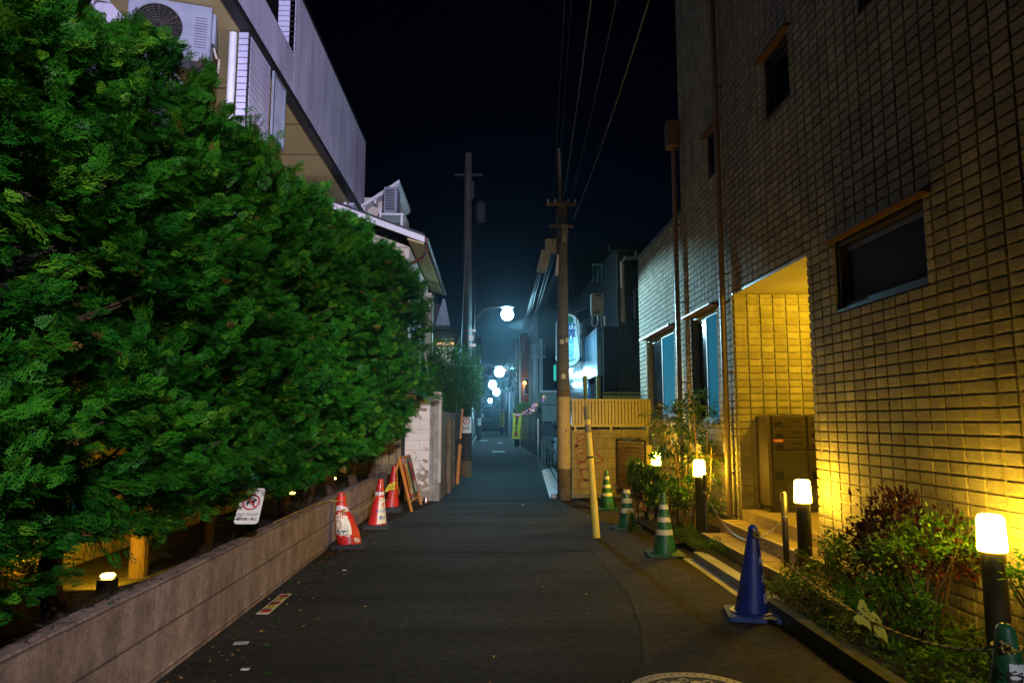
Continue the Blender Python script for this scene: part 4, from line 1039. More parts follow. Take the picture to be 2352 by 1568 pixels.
def window(h, kind, label=None):
    y0, y1, z0, z1 = h; dp = .10
    fm = 'sashmetal' if kind == 'sash' else 'bronze'
    mb = MB(); e = .045
    xa, xb = XW + .012, XW + .15
    mb.box(xa, xb, y0, y0 + e, z0, z1); mb.box(xa, xb, y1 - e, y1, z0, z1); mb.box(xa, xb, y0 + e, y1 - e, z0, z0 + e); mb.box(xa, xb, y0 + e, y1 - e, z1 - e, z1)
    mb.box(XW - .02, xa - .001, y0 + .001, y1 - .001, z0 + .001, z0 + .02)
    w = mb.build('window', M[fm], bld)
    mb = MB(); mb.box(xa + .02, xa + .06, y0 + e, y0 + e + .04, z0 + e, z1 - e); 
    if kind == 'sash':
        ym = (y0 + y1) / 2; s = 'frame_bar'
        mb = MB()
        for a, b, xo in ((y0 + e, ym + .03, .0), (ym - .03, y1 - e, .035)):
            xx = xa + .02 + xo
            for aa in (a, b - .045): mb.box(xx, xx + .03, aa, aa + .045, z0 + e, z1 - e)
            mb.box(xx, xx + .03, a + .045, b - .045, z0 + e, z0 + e + .05); mb.box(xx, xx + .03, a + .045, b - .045, z1 - e - .045, z1 - e)
        mb.build('sash', M['sashmetal'], w)
        bx('pane', M['frost'], w, xa + .034, xa + .038, y0 + e + .045, ym - .015, z0 + e + .05, z1 - e - .045)
        bx('pane', M['nightglass'], w, xa + .068, xa + .072, ym + .015, y1 - e - .045, z0 + e + .05, z1 - e - .045)
    else:
        mb = MB(); e2 = e + .05; xx = xa + .05
        mb.box(xx, xx + .03, y0 + e, y0 + e2, z0 + e, z1 - e); mb.box(xx, xx + .03, y1 - e2, y1 - e, z0 + e, z1 - e)
        mb.box(xx, xx + .03, y0 + e2, y1 - e2, z0 + e, z0 + e + .04); mb.box(xx, xx + .03, y0 + e2, y1 - e2, z1 - e - .07, z1 - e)
        mb.build('sash', M['bronze'], w)
        bx('pane', M['nightglass'], w, xx + .01, xx + .014, y0 + e2, y1 - e2, z0 + e + .04, z1 - e - .07)
    bx('room', M['black'], w, XW + .155, XW + .158, y0, y1, z0, z1)
    awning(y0, y1, z1 + .005, w, .10 if kind != 'sash' else .15)
    return w
def glassmat(name, c, rough, em=None, es=0):
    m, t, b = nt(name); b.inputs['Base Color'].default_value = (*c, 1); b.inputs['Roughness'].default_value = rough
    b.inputs['Specular IOR Level'].default_value = .06
    if em: b.inputs['Emission Color'].default_value = (*em, 1); b.inputs['Emission Strength'].default_value = es
    return m
M['sashmetal'] = pmat('window_aluminium', (.12, .13, .14), (.10, .11, .12), 3, .6, .0, bst=0)
M['nightglass'] = glassmat('dark_night_glass', (.003, .007, .009), .12)
M['nightglass'].node_tree.nodes['Principled BSDF'].inputs['Specular IOR Level'].default_value = .02
M['frost'] = glassmat('frosted_glow_glass', (.02, .09, .13), .9, (.03, .30, .50), .30)  # faint teal glow put into the pane colour
M['frost'].node_tree.nodes['Principled BSDF'].inputs['Specular IOR Level'].default_value = 0
for h, k in ((HW, 'fixed'), (H1, 'sash'), (H2, 'sash'), (U1, 'fixed'), (U2, 'fixed'), (U3, 'fixed')): window(h, k)
# downpipes
def downpipe(y, z0, z1, x=XW - .10, r=.042):
    mb = MB(); mb.tube([(x, y, z0), (x, y, z1)], r, 14)
    mb.tube([(x, y, z0 + .0), (x, y, z0 + .03)], r * 1.5, 14)
    for z in np.arange(z0 + .55, z1, 1.35): mb.tube([(x, y, z), (x, y, z + .04)], r * 1.13, 14); mb.box(x, XW + .0, y - .012, y + .012, z + .01, z + .03)
    return mb.build('downpipe', M['downpipe'], bld, True)
downpipe(9.38, .305, 8.6); downpipe(11.66, .30, 6.3)
mb = MB(); mb.box(XW - .22, XW - .02, 11.52, 11.78, 6.3, 6.75); mb.box(XW - .2, XW - .02, 9.27, 9.5, 8.6, 9.0); mb.build('rain_head', M['downpipe'], bld)
mb = MB(); mb.lathe([(.07, -.03), (.075, .0), (.05, .06), (.01, .075)], (0, 0, 0), 18); v = mb.build('vent_hood', M['white'], bld, True)
v.location = Vector((XW - .03, 9.72, 4.22)) - wloc(bld); v.rotation_euler = (0, R(-90), 0)
bx('meter_box', M['mailpanel'], bld, XW - .13, XW - .015, 10.45, 10.75, .92, 1.22)
bx('step_lamp_sensor', M['white'], bld, XW - .03, XW - .015, 9.66, 9.76, 1.12, 1.25)
# entrance light: a round ceiling downlight in the porch
cl = MB().lathe([(.09, 0), (.09, .02), (.01, .025)], (4.6, 7.9, 3.243), 24).build('ceiling_light', emat('porch_light', (1, .62, .10), 6), bld)
spot('porch_beam', (4.55, 7.95, 3.2), (4.2, 8.9, 1.2), 190, WARM, R(165), .4, .1)
point('porch_glow', (4.9, 7.9, 2.5), 50, WARM, .15)

# mailboxes
mbx = thing('mailbox_cabinet', 'brown steel mailbox and parcel locker cabinet in the lit entrance', 'mailboxes', (4.2, 9.0, .42))
bx('side_panel', M['mailpanel'], mbx, 3.52, 3.56, 8.86, 9.235, .50, 1.63)
bx('carcass', M['mailbox'], mbx, 3.562, 4.98, 8.87, 9.235, .47, 1.632)
bx('plinth', M['mailbox'], mbx, 3.54, 5.0, 8.90, 9.235, .421, .468)
cw = .42
for ci in range(3):
    x0 = 3.575 + ci * (cw + .04)
    for ri in range(3):
        z1 = 1.625 - ri * .142; z0 = z1 - .134
        b = bx('mail_door', M['mailbox'], mbx, x0, x0 + cw, 8.845, 8.869, z0, z1); b.modifiers.new('bevel', 'BEVEL').width = .006
        bx('name_slot', M['blackgloss'], b, x0 + .05, x0 + .14, 8.841, 8.844, z0 + .018, z0 + .058)
        bx('mail_slot', M['blackgloss'], b, x0 + .26, x0 + .38, 8.8415, 8.844, z0 + .070, z0 + .078)
        mb = MB(); mb.lathe([(.019, 0), (.019, .008), (.008, .010)], (0, 0, 0), 16); k = mb.build('lock', M['galv'], b); k.rotation_euler = (R(90), 0, 0); k.location = Vector((x0 + .03, 8.845, z0 + .038)) - wloc(b)
        if ci == 0 and ri == 2:
            s = bx('sticker', M['redink'], b, x0 + .005, x0 + .15, 8.841, 8.844, z0 + .090, z0 + .128)
            lettering('eyeap', .042, M['cream'], s, (x0 + .078, 8.8395, z0 + .112), bold=.02)
        if ci == 1 and ri == 0: bx('name_slip', M['white'], b, x0 + .085, x0 + .125, 8.8395, 8.8408, z0 + .030, z0 + .042)
    b = bx('locker_door', M['mailbox'], mbx, x0, x0 + cw, 8.85, 8.869, .56, 1.185); b.modifiers.new('bevel', 'BEVEL').width = .004
    bx('locker_handle', M['blackgloss'], b, x0 + .03, x0 + .13, 8.842, 8.849, .84, .93)
    lettering('0%d' % (ci + 1), .028, M['metal'], b, (x0 + .03, 8.8475, 1.155))

# steps, their tile joints
st = thing('entrance_steps', 'three ochre tiled entrance steps up to the mailbox porch', 'steps', (3.0, 8, 0))
s = bx('step', M['steptile'], st, 2.70, 3.0, 5.4, 9.05, .0, .15); s2 = bx('step', M['steptile'], st, 3.0, 3.34, 5.4, 9.24, .0, .29)
mb = MB()
for y in np.arange(5.7, 9.0, .30): mb.box(2.697, 3.0, y, y + .004, .02, .1515)
mb.build('tile_joints', M['darkbrown'], s)
mb = MB()
for y in np.arange(5.75, 9.2, .30): mb.box(2.997, 3.3, y, y + .004, .153, .2915); mb.box(3.297, 3.298, y, y + .004, .293, .4215)
mb.build('tile_joints', M['darkbrown'], s2)
for p, z, x in ((s, .1502, 2.70), (s2, .2902, 3.0)): bx('nosing', M['ceil'], p, x - .004, x + .03, 5.4, 9.05, z - .012, z + .003)

# bollard lamps
def bollard(label, x, y, zt=1.0, zb=0.05, power=1):
    t = thing('bollard_lamp', label, 'lamp', (0, 0, 0), 'bollard lamps in the planting')
    hz = zt - .215
    MB().lathe([(.078, zb), (.078, zb + .01), (.066, zb + .012), (.066, hz), (.050, hz + .002)], (0, 0, 0), 32).build('post', M['bronze'], t, True)
    MB().lathe([(.056, hz - .0), (.077, hz + .004), (.079, hz + .018), (.072, zt - .022), (.062, zt - .004), (.050, zt), (.01, zt + .001)], (0, 0, 0), 32).build('lamp_shade', M['lampglass'], t, True)
    t.location = (x, y, 0); return t
M['lampglass'] = emat('lamp_glass', (1.0, .61, .042), 112)
bollard('bollard lamp among green leaves at the right edge, nearest the photographer', 3.0, 4.2)
bollard('bollard lamp at the near end of the steps beside the dark red bush', 3.0, 6.75)
bollard('bollard lamp at the far end of the steps by the tall canes', 2.79, 9.38, 1.05)
bollard('bollard lamp mostly hidden by leaves near the slatted gate', 2.82, 11.95, 1.04)
point('bollard_fill', (2.82, 11.95, 1.16), 62, (1.0, .61, .042), .05)  # extra fill light added above the shade to brighten the fence and wall
# no fixture goes with the extra light above
# thin chain posts
def chain_post(label, x, y, h=.95):
    t = thing('chain_post', label, 'post', (0, 0, 0), 'thin chain posts')
    MB().lathe([(.030, .04), (.030, h - .01), (.022, h), (.005, h + .003)], (0, 0, 0), 18).build('post', M['bronze'], t, True)
    MB().lathe([(.0305, h - .24), (.0312, h - .215)], (0, 0, 0), 18, cap=False).build('collar', M['galv'], t)
    MB().lathe([(.021, h + .0035), (.02, h + .006)], (0, 0, 0), 14).build('cap', M['galv'], t)
    t.location = (x, y, 0)
chain_post('thin dark chain post beside the far bollard lamp', 2.80, 9.20, .87)
chain_post('thin dark chain post in front of the porch by the near end of the steps', 2.90, 6.95, .86)
def chain(name, label, pts, step=.030):
    t = thing(name, label, 'chain', tuple(pts[0])); mb = MB(); P = [Vector(p) for p in pts]; acc = 0; k = 0
    d = [0]
    for i in range(len(P) - 1): d.append(d[-1] + (P[i + 1] - P[i]).length)
    n = int(d[-1] / step)
    for q in range(n):
        s = q * step; i = max(j for j in range(len(d)) if d[j] <= s); i = min(i, len(P) - 2)
        p = P[i].lerp(P[i + 1], (s - d[i]) / (d[i + 1] - d[i])); a = (P[i + 1] - P[i]).normalized()
        u = a.orthogonal().normalized(); w = a.cross(u)
        if q % 2: u, w = w, u
        mb.tube([p + a * math.cos(x) * .018 + u * math.sin(x) * .009 for x in np.linspace(0, 6.283, 10)], .0024, 4, cap=False)
    mb.build('links', M['galv'], t); return t
chain('chain', 'metal chain sagging between the two thin chain posts', sag((2.80, 9.20, .66), (2.90, 6.95, .63), .40, 30))

# ================================================================== PLANTS ON THE RIGHT
def ground_cover(name, label, x0, x1, y0, y1, h, n, mat, sc, seed=0, kind='stuff'):
    g = np.random.default_rng(seed)
    x = g.uniform(x0, x1, n); y = g.uniform(y0, y1, n)
    hh = h * (.55 + .45 * np.sin(x * 9 + seed) * np.sin(y * 6 + seed)) * g.uniform(.25, 1.0, n) ** .6
    e = np.minimum(np.minimum(x - x0, x1 - x), np.minimum(y - y0, y1 - y)); hh = hh * np.clip(e / .10 + .35, .35, 1)
    P = np.stack([x, y, .05 + hh], 1); T = g.normal(size=(n, 3)) * [1, 1, .45] + [-.15, -.1, .25]; N = g.normal(0, .5, (n, 3)) + [0, 0, 1]
    o = leafcloud(name, P, T, N, sc * g.uniform(.6, 1.25, n), LEAF_V, LEAF_F, mat if isinstance(mat, list) else [mat], None, midx=g.integers(0, len(mat), n) if isinstance(mat, list) else None)
    return tag(o, label, 'plants' if kind == 'thing' else 'ground cover', kind=kind)
ground_cover('ground_cover', 'dense small-leaved green ground cover behind the blue cone', 2.36, 3.15, 4.75, 6.35, .34, 7500, [M['leafpale'], M['leafpale'], M['leaf']], .034, 1)
ground_cover('ground_cover', 'dark low leaves along the near right planting edge', 2.38, 3.2, 2.2, 4.75, .24, 6500, [M['leaf'], M['leaf'], M['leafpale']], .042, 2)
ground_cover('ground_cover', 'fine low ground cover behind the nearest green cone', 2.40, 2.70, 7.95, 9.6, .20, 3500, [M['leaf'], M['leafpale']], .025, 3)
def shrub(label, c, rx, ry, rz, n, mat, sc, seed, tv=LEAF_V, name='shrub', stems=8, zmin=.08, hollow=.35, group=None):
    g = np.random.default_rng(seed); t = thing(name, label, 'shrub', (c[0], c[1], .05), group)
    nb = max(8, n // 26); d = g.normal(size=(nb, 3)); d[:, 2] = np.abs(d[:, 2]) * .9 - .25; d /= np.linalg.norm(d, axis=1, keepdims=True)
    r = g.uniform(hollow, 1.12, nb) ** .6
    cen = np.array(c) + d * r[:, None] * [rx, ry, rz]
    idx = g.integers(0, nb, n); P = cen[idx] + g.normal(0, 1, (n, 3)) * [rx * .13, ry * .13, rz * .11]
    out = (P - np.array(c)) / [rx, ry, rz]
    T = out * .8 + g.normal(0, .7, (n, 3)) + [0, 0, .25]; N = g.normal(0, .6, (n, 3)) + [0, -.2, .8]
    k = P[:, 2] > zmin; P, T, N = P[k], T[k], N[k]
    mats = mat if isinstance(mat, list) else [mat]
    leafcloud('leaves', P, T, N, sc * g.uniform(.6, 1.3, len(P)), tv, LEAF_F, mats, t, midx=g.integers(0, len(mats), len(P)))
    mb = MB()
    for k in range(stems):
        q = cen[g.integers(0, nb)]; b = Vector((c[0] + g.normal(0, .05), c[1] + g.normal(0, .05), .03)); q = Vector(q)
        m_ = b.lerp(q, .5) + Vector((0, 0, .06)); mb.tube([b, m_, q], [.010, .007, .003], 5)
    mb.build('stems', M['trunk'], t); return t
shrub('dark red leaved nandina bush silhouetted against the lit tile wall', (2.98, 5.02, .62), .34, .36, .44, 2600, M['leafred'], .052, 21, stems=14)
shrub('bright green shrub glowing round the nearest bollard lamp', (2.92, 4.72, .66), .40, .26, .26, 1700, [M['leaf'], M['leafpale']], .040, 22)
shrub('green shrub at the right frame edge behind the nearest bollard lamp', (3.20, 3.95, .62), .20, .40, .30, 900, [M['leaf']], .045, 23)
shrub('dark green shrub below the nearest bollard lamp', (2.66, 4.78, .32), .30, .30, .24, 1300, [M['leaf']], .045, 24)
shrub('leafy green shrub at the foot of the middle bollard lamp', (3.04, 5.95, .34), .22, .38, .27, 1300, [M['leaf'], M['leafpale']], .045, 25)
shrub('small russet shrub beside the near chain post', (2.84, 6.55, .20), .12, .22, .16, 380, [M['leafmix'], M['leaf']], .035, 26)
# tall canes with drooping leaves (nandina) by the facade windows
def cane_plant(label, x, y, top, n, seed, mats, sc=.085, spread=.22, ncane=3, low=.45):
    g = np.random.default_rng(seed); t = thing('nandina', label, 'plant', (x, y, .05), 'tall nandina canes by the windows')
    mb = MB(); P = []; T = []
    for k in range(ncane):
        lx, ly = g.normal(0, .10), g.normal(0, .12); b = Vector((x + lx * .6, y + ly * .6, .04)); e = Vector((x + lx * 1.8, y + ly * 1.6, top * g.uniform(.82, 1)))
        m_ = b.lerp(e, .5) + Vector((g.normal(0, .03), g.normal(0, .03), 0)); mb.tube([b, m_, e], [.013, .010, .005], 6)
        for q in range(16):
            s = low + (1 - low) * g.random() ** .7; p = b.lerp(e, s); a = g.uniform(0, 6.28); l = spread * g.uniform(.4, 1.2)
            tip = p + Vector((math.cos(a) * l, math.sin(a) * l, l * g.uniform(-.1, .55))); mb.tube([p, tip], [.003, .0015], 4)
            for w in range(n // (ncane * 16)):
                f = g.uniform(.25, 1.1); P.append(np.array(p.lerp(tip, f)) + g.normal(0, .03, 3)); T.append(np.array([math.cos(a), math.sin(a), -.45]) + g.normal(0, .65, 3))
    mb.build('canes', M['cane'], t, True); P = np.array(P); T = np.array(T); m_ = len(P)
    leafcloud('leaves', P, T, g.normal(0, .5, (m_, 3)) + [0, 0, 1], sc * g.uniform(.6, 1.2, m_), LANCE_V, LEAF_F, mats, t, midx=g.integers(0, len(mats), m_))
LM = [M['leaf'], M['leaf'], M['leafpale']]
cane_plant('tall bamboo-like plant with bare yellow cane in front of the left facade window', 2.80, 10.6, 1.98, 1500, 31, LM, .085, .26, 4, .35)
cane_plant('tall bamboo-like plant in front of the right facade window behind the far bollard', 3.02, 10.1, 2.02, 1100, 32, LM, .085, .22, 3, .5)
cane_plant('shorter nandina with orange-tinged leaves between the canes and the far bollard', 2.80, 9.85, 1.25, 1100, 33, [M['leafmix'], M['leaf'], M['leafpale']], .08, .22, 4, .2)
cane_plant('dark nandina at the far side of the planting by the building corner', 2.98, 11.3, 1.75, 900, 34, LM, .08, .26, 4, .2)
shrub('broad-leaved green shrub beside the slatted gate', (2.46, 11.2, .52), .28, .40, .36, 650, LM, .11, 35)
shrub('sparse leafy sprigs in front of the half-hidden bollard lamp', (2.66, 11.2, 1.02), .16, .16, .16, 130, LM, .09, 38, stems=5, group=None)
shrub('broad-leaved shrub behind the nearest green cone', (2.52, 10.1, .42), .25, .38, .36, 700, LM, .09, 36)
shrub('low leafy shrub at the foot of the far bollard lamp', (2.85, 9.9, .40), .30, .30, .36, 600, LM, .07, 37)
g = np.random.default_rng(5)
# leaning yellow guard pole
t = thing('leaning_pole_guard', 'leaning yellow plastic guy-wire guard beside the green cones', 'pole guard', (1.44, 9.63, 0))
b0 = Vector((1.44, 9.63, .005)); e0 = Vector((1.335, 9.72, 1.76))
mb = MB(); pts = [b0.lerp(e0, s) for s in (0, .28, .281, .52, .60, .601, .615, .616, .80, .86, .865, 1)]
mb.tube(pts, [.048, .050, .046, .044, .044, .046, .046, .043, .042, .043, .041, .041], 18, mf=lambda i, k: 1 if i >= 7 and (i in (7, 9)) else (2 if i == 5 else 0))
mb.build('tube', [M['yellowpvc'], M['yellowpvc'], M['blackrope']], t, True)
MB().tube([b0.lerp(e0, .80), b0.lerp(e0, .86)], .0432, 18, 0, cap=False).build('dirt_band', M['olivepvc'], t)
MB().tube([b0.lerp(e0, .90), b0.lerp(e0, 1.001)], .0422, 18, 0).build('top_sleeve', M['olivepvc'], t, True)
MB().tube([e0 - Vector((0, 0, .1)), Vector((1.36, 11.5, 4.0)), Vector((1.44, 14.1, 6.6))], .006, 5).build('guy_wire', M['cable'], t)

# ================================================================== RIGHT UTILITY POLE
def sticker(par, c, r, ang, z, w, h, mat):
    V = []; F = []
    for j in range(2):
        for i in range(7): a = R(ang) + (i / 6 - .5) * w / r; V.append((c[0] + (r + .003) * math.cos(a), c[1] + (r + .003) * math.sin(a), z + j * h))
    for i in range(6): F.append((i, i + 1, i + 8, i + 7))
    return finish('sticker', V, F, mat, None, par)
rp_ = thing('utility_pole', 'concrete utility pole at the corner of the graffitied wall, pale wrap on its lower part', 'utility pole', (1.49, 14.25, 0))
c = (1.49, 14.25)
MB().lathe([(.135, 0), (.13, 2.15), (.118, 3.6), (.105, 6.0), (.10, 6.15)], (c[0], c[1], 0), 28).build('shaft', M['poleconc'], rp_, True)
MB().lathe([(.139, .62), (.1385, 2.06)], (c[0], c[1], 0), 28).build('wrap', M['polewrap'], rp_, True)
MB().lathe([(.1395, 2.062), (.136, 2.20)], (c[0], c[1], 0), 28).build('stain_band', M['polestain'], rp_, True)
for a, z, w, h in ((-112, .38, .16, .20), (-95, .25, .1, .12), (-118, .56, .12, .07), (-75, 1.35, .03, .05)): sticker(rp_, c, .139, a, z, w, h, M['polestain'])
sticker(rp_, c, .134, -93, 2.42, .085, .10, M['cream']); s = sticker(rp_, c, .128, -105, 3.13, .09, .09, M['cream']); sticker(rp_, c, .128, -55, 3.16, .07, .09, M['cream'])
mb = MB(); mb.tube([(c[0] - .02, c[1] - .02, 6.0), (c[0] - .05, c[1], 7.3)], [.045, .03], 10)
for z in (6.1, 6.35, 6.6, 6.85, 7.1): mb.tube([(c[0] - .09, c[1], z), (c[0] + .03, c[1], z)], .008, 5)
mb.build('top_pipe', M['poleconc'], rp_, True)
mb = MB()
for z in (5.9, 5.5, 5.05, 4.4): mb.lathe([(.118, z), (.118, z + .03)], (c[0], c[1], 0), 20, cap=False)
mb.build('clamp_bands', M['polestain'], rp_)
ca_ = bx('crossarm', M['polestain'], rp_, c[0] - .34, c[0] + .30, c[1] - .16, c[1] - .12, 6.02, 6.07); bx('crossarm', M['polestain'], rp_, c[0] - .28, c[0] + .22, c[1] - .17, c[1] - .13, 5.55, 5.60)
for x in (-.30, -.15, .12, .26): MB().lathe([(.022, 6.08), (.028, 6.12), (.015, 6.16)], (c[0] + x, c[1] - .14, 0), 10).build('insulator', M['concrete'], ca_)
mb = MB(); mb.box(c[0] - .35, c[0] - .13, c[1] - .12, c[1] + .12, 5.05, 5.32); mb.box(c[0] - .02, c[0] + .10, c[1] - .20, c[1] - .12, 5.25, 5.6); mb.build('junction_box', M['concrete'], rp_)
mb = MB(); gq = random.Random(8)
for k in range(9):
    o_ = Vector((c[0] + gq.uniform(-.2, .25), c[1] + gq.uniform(-.2, .1), 5.55 + gq.uniform(-.3, .5)))
    mb.tube([o_ + Vector((.10 * math.cos(a) * gq.uniform(.5, 1), .05 * math.sin(2 * a), .14 * math.sin(a))) for a in np.linspace(0, 6.28, 15)], .007, 5, cap=False)
mb.build('cable_loops', M['cable'], rp_)
for k, (x, z) in enumerate(((-.12, 4.9), (-.06, 4.4), (0, 3.9))): pass
mb = MB()
for k in range(5): mb.lathe([(.011, 0), (.011, .03)], (c[0] - .02, c[1] - .14, 3.9 + .42 * k - .55), 8)
mb.build('step_bolts', M['metal'], rp_)
# overhead cables
def cable(label, pts, r=.012, mat='cable'):
    o = MB().tube(pts, r, 6).build('overhead_cable', M[mat]); return tag(o, label, 'cable', 'overhead cables')
def catmull(p, n=10):
    P = [Vector(q) for q in p]; P = [P[0] * 2 - P[1]] + P + [P[-1] * 2 - P[-2]]; out = []
    for i in range(1, len(P) - 2):
        for k in range(n):
            t_ = k / n; a, b, c_, d = P[i - 1], P[i], P[i + 1], P[i + 2]
            out.append(.5 * ((2 * b) + (c_ - a) * t_ + (2 * a - 5 * b + 4 * c_ - d) * t_ ** 2 + (3 * b - a - 3 * c_ + d) * t_ ** 3))
    out.append(P[-2]); return out
cable('thick cable from the right pole towards the viewer, lowest of the bundle over the street', sag((1.72, 14.1, 5.75), (1.55, 2.6, 6.3), .30), .010)
cable('thick cable just left of the lowest cable over the street', sag((1.62, 14.1, 5.95), (1.25, 2.6, 6.9), .25), .005)
cable('bundled cable running from the right pole crossarm over the street', sag((1.50, 14.1, 6.08), (.95, 2.6, 7.6), .28), .011)
cable('thin cable near the middle of the sky from the right pole', sag((1.30, 14.1, 6.15), (.55, 2.6, 7.8), .2), .0035)
cable('thin cable highest over the street from the pipe at the pole top', sag((1.45, 14.1, 7.0), (.7, 2.6, 8.8), .2), .0035)
far_ends = [(.9, 62, 5.4), (1.1, 62, 5.2), (1.25, 62, 5.6), (.75, 62, 5.7), (1.2, 62, 4.9)]
far_lbl = ['leftmost cable running down the alley from the right pole', 'lower slack cable running down the alley with bright glints', 'upper cable running down the alley from the right pole', 'cable with loops running down the alley', 'lowest cable running down the alley from the right pole']
for k, (e, lb) in enumerate(zip(far_ends, far_lbl)):
    s_ = [(1.15, 14.3, 5.1), (1.2, 14.3, 5.15), (1.38, 14.35, 5.35), (1.1, 14.3, 5.0), (1.40, 14.35, 5.2)][k]
    mid = Vector(s_).lerp(Vector(e), .32); mid.z -= .75
    cable(lb, catmull([s_, mid, e], 14), .007)
t = thing('cable_closure', 'grey box hanging on the cable beside the right pole', 'junction box', (1.1, 14.4, 4.9))
mb = MB(); mb.box(1.02, 1.22, 14.3, 14.7, 4.72, 5.12, rot=Matrix.Rotation(R(14), 3, 'Y')); mb.build('casing', M['concrete'], t)
MB().tube([(1.36, 14.15, 4.55), (1.40, 14.2, 5.0)], .03, 8).build('sleeve', M['white'], t, True)

# ================================================================== WALL WITH GRAFFITI, FENCE, GATE
t = thing('graffiti_wall', 'tan block wall with brown spray graffiti right of the utility pole', 'wall', (2.4, 14.5, 0))
bx('blockwork', M['graffblock'], t, 1.68, 3.27, 14.45, 14.62, .10, 1.40); bx('footing', M['concrete'], t, 1.66, 3.27, 14.40, 14.63, 0, .098)
mb = MB()
def stroke(pts, w=.022):
    P = catmull([(x, 0, z) for x, z in pts], 6); yy = 14.4475
    for i in range(len(P) - 1):
        d = (P[i + 1] - P[i]).normalized(); n_ = Vector((-d.z, 0, d.x)) * w * (1 + .3 * math.sin(i * 1.3))
        mb.add([(P[i].x - n_.x, yy, P[i].z - n_.z), (P[i].x + n_.x, yy, P[i].z + n_.z), (P[i + 1].x + n_.x, yy, P[i + 1].z + n_.z), (P[i + 1].x - n_.x, yy, P[i + 1].z - n_.z)], [(0, 1, 2, 3)])
for s_ in ([(1.80, 1.28), (1.95, 1.30), (1.93, 1.18), (1.80, 1.16)], [(1.76, .98), (1.78, 1.22), (1.76, 1.30)], [(1.74, 1.06), (1.92, 1.08), (1.94, .98)], [(1.78, .90), (1.80, .78), (1.94, .76), (1.96, .90), (1.82, .92)],
           [(1.75, .72), (1.96, .73)], [(2.12, 1.18), (2.10, .98), (2.24, .86), (2.30, .74), (2.12, .70)], [(1.84, .58), (1.88, .44), (1.98, .36)], [(1.84, .58), (1.98, .60), (2.1, .56)], [(1.82, .06 + .14), (1.80, .34), (1.92, .38), (2.04, .36)],
           [(2.06, 1.05), (2.16, 1.02)], [(2.0, 1.14), (2.02, .80)]): stroke(s_)
mb.build('graffiti', M['graffiti'], t)
t = thing('panel_fence', 'cream ribbed metal panel fence raised above the graffitied wall', 'fence', (2.4, 14.4, 1.4))
mb = MB(); x = 1.67
while x < 3.26: mb.box(x, x + .052, 14.28, 14.30, 1.50, 1.98); mb.box(x + .052, x + .068, 14.302, 14.308, 1.50, 1.98, 1); x += .068
mb.build('ribs', [M['fencepanel'], M['darkbrown']], t)
bx('top_rail', M['fencepanel'], t, 1.65, 3.27, 14.265, 14.315, 1.98, 2.02); bx('bottom_rail', M['fencepanel'], t, 1.65, 3.27, 14.265, 14.315, 1.455, 1.50)
for x in (1.72, 2.45, 3.2): bx('post', M['fencepanel'], t, x, x + .04, 14.32, 14.36, 1.36, 1.97)
t = thing('slatted_gate', 'half-open brown slatted gate with a cream post in front of the graffitied wall', 'gate', (2.8, 14.0, 0))
ga = Vector((2.60, 14.38, 0)); gb = Vector((2.98, 13.5, 0)); dd = (gb - ga)
mb = MB()
for k in range(17):
    z = .22 + k * .055; n_ = Vector((dd.y, -dd.x, 0)).normalized() * .012
    mb.add([ga + n_ + Vector((0, 0, z)), gb + n_ + Vector((0, 0, z)), gb + n_ + Vector((0, 0, z + .034)), ga + n_ + Vector((0, 0, z + .034)), ga - n_ + Vector((0, 0, z)), gb - n_ + Vector((0, 0, z)), gb - n_ + Vector((0, 0, z + .034)), ga - n_ + Vector((0, 0, z + .034))],
           [(0, 1, 2, 3), (7, 6, 5, 4), (0, 4, 5, 1), (1, 5, 6, 2), (2, 6, 7, 3), (3, 7, 4, 0)])
mb.build('slats', M['gateslat'], t)
mb = MB()
for p in (ga, gb): mb.tube([p + Vector((0, 0, .1)), p + Vector((0, 0, 1.2))], .022, 4)
mb.tube([ga + Vector((0, 0, 1.19)), gb + Vector((0, 0, 1.19))], .018, 4); mb.tube([ga + Vector((0, 0, .2)), gb + Vector((0, 0, .2))], .018, 4); mb.build('gate_frame', M['bronze'], t)
bx('gate_post', M['fencepanel'], t, 2.96, 3.13, 13.62, 13.76, .0, 1.10)
# red parking sign behind the pole
t = thing('notice_board', 'narrow red no-bicycle-parking board between the pole and the graffitied wall', 'sign', (1.66, 15.4, 0))
bx('board', M['redink'], t, 1.69, 1.86, 15.35, 15.37, .25, 1.0); bx('stake', M['wood'], t, 1.75, 1.78, 15.371, 15.39, 0, .9)
lettering('駐\n輪\n禁\n止', .16, M['white'], t, (1.775, 15.345, .62), bold=.02, line=1.0)
# timber screen behind
t = thing('board_fence', 'brown slatted fence behind the pole beyond the graffitied wall', 'fence', (2.2, 17.2, 0))
mb = MB(); x = 1.9
while x < 3.2: mb.box(x, x + .08, 17.2, 17.23, 0, 1.75); x += .1
mb.build('boards', M['darkbrown'], t)
t = thing('board_fence', 'ochre board fence top showing above the cream panel fence', 'fence', (3.4, 17.6, 0))
mb = MB(); x = 2.85
while x < 4.1: mb.box(x, x + .10, 17.6, 17.63, 1.4, 2.30); x += .115
mb.build('boards', M['fencepanel'], t); bx('rail', M['darkbrown'], t, 2.83, 4.1, 17.56, 17.59, 2.23, 2.27)
t = thing('pipe_post', 'short orange-yellow pipe rising behind the cream panel fence', 'post', (2.18, 16, 0)); MB().tube([(2.15, 15.8, 1.0), (2.15, 15.8, 2.6)], .045, 12).build('pipe', M['yellowpvc'], t, True)

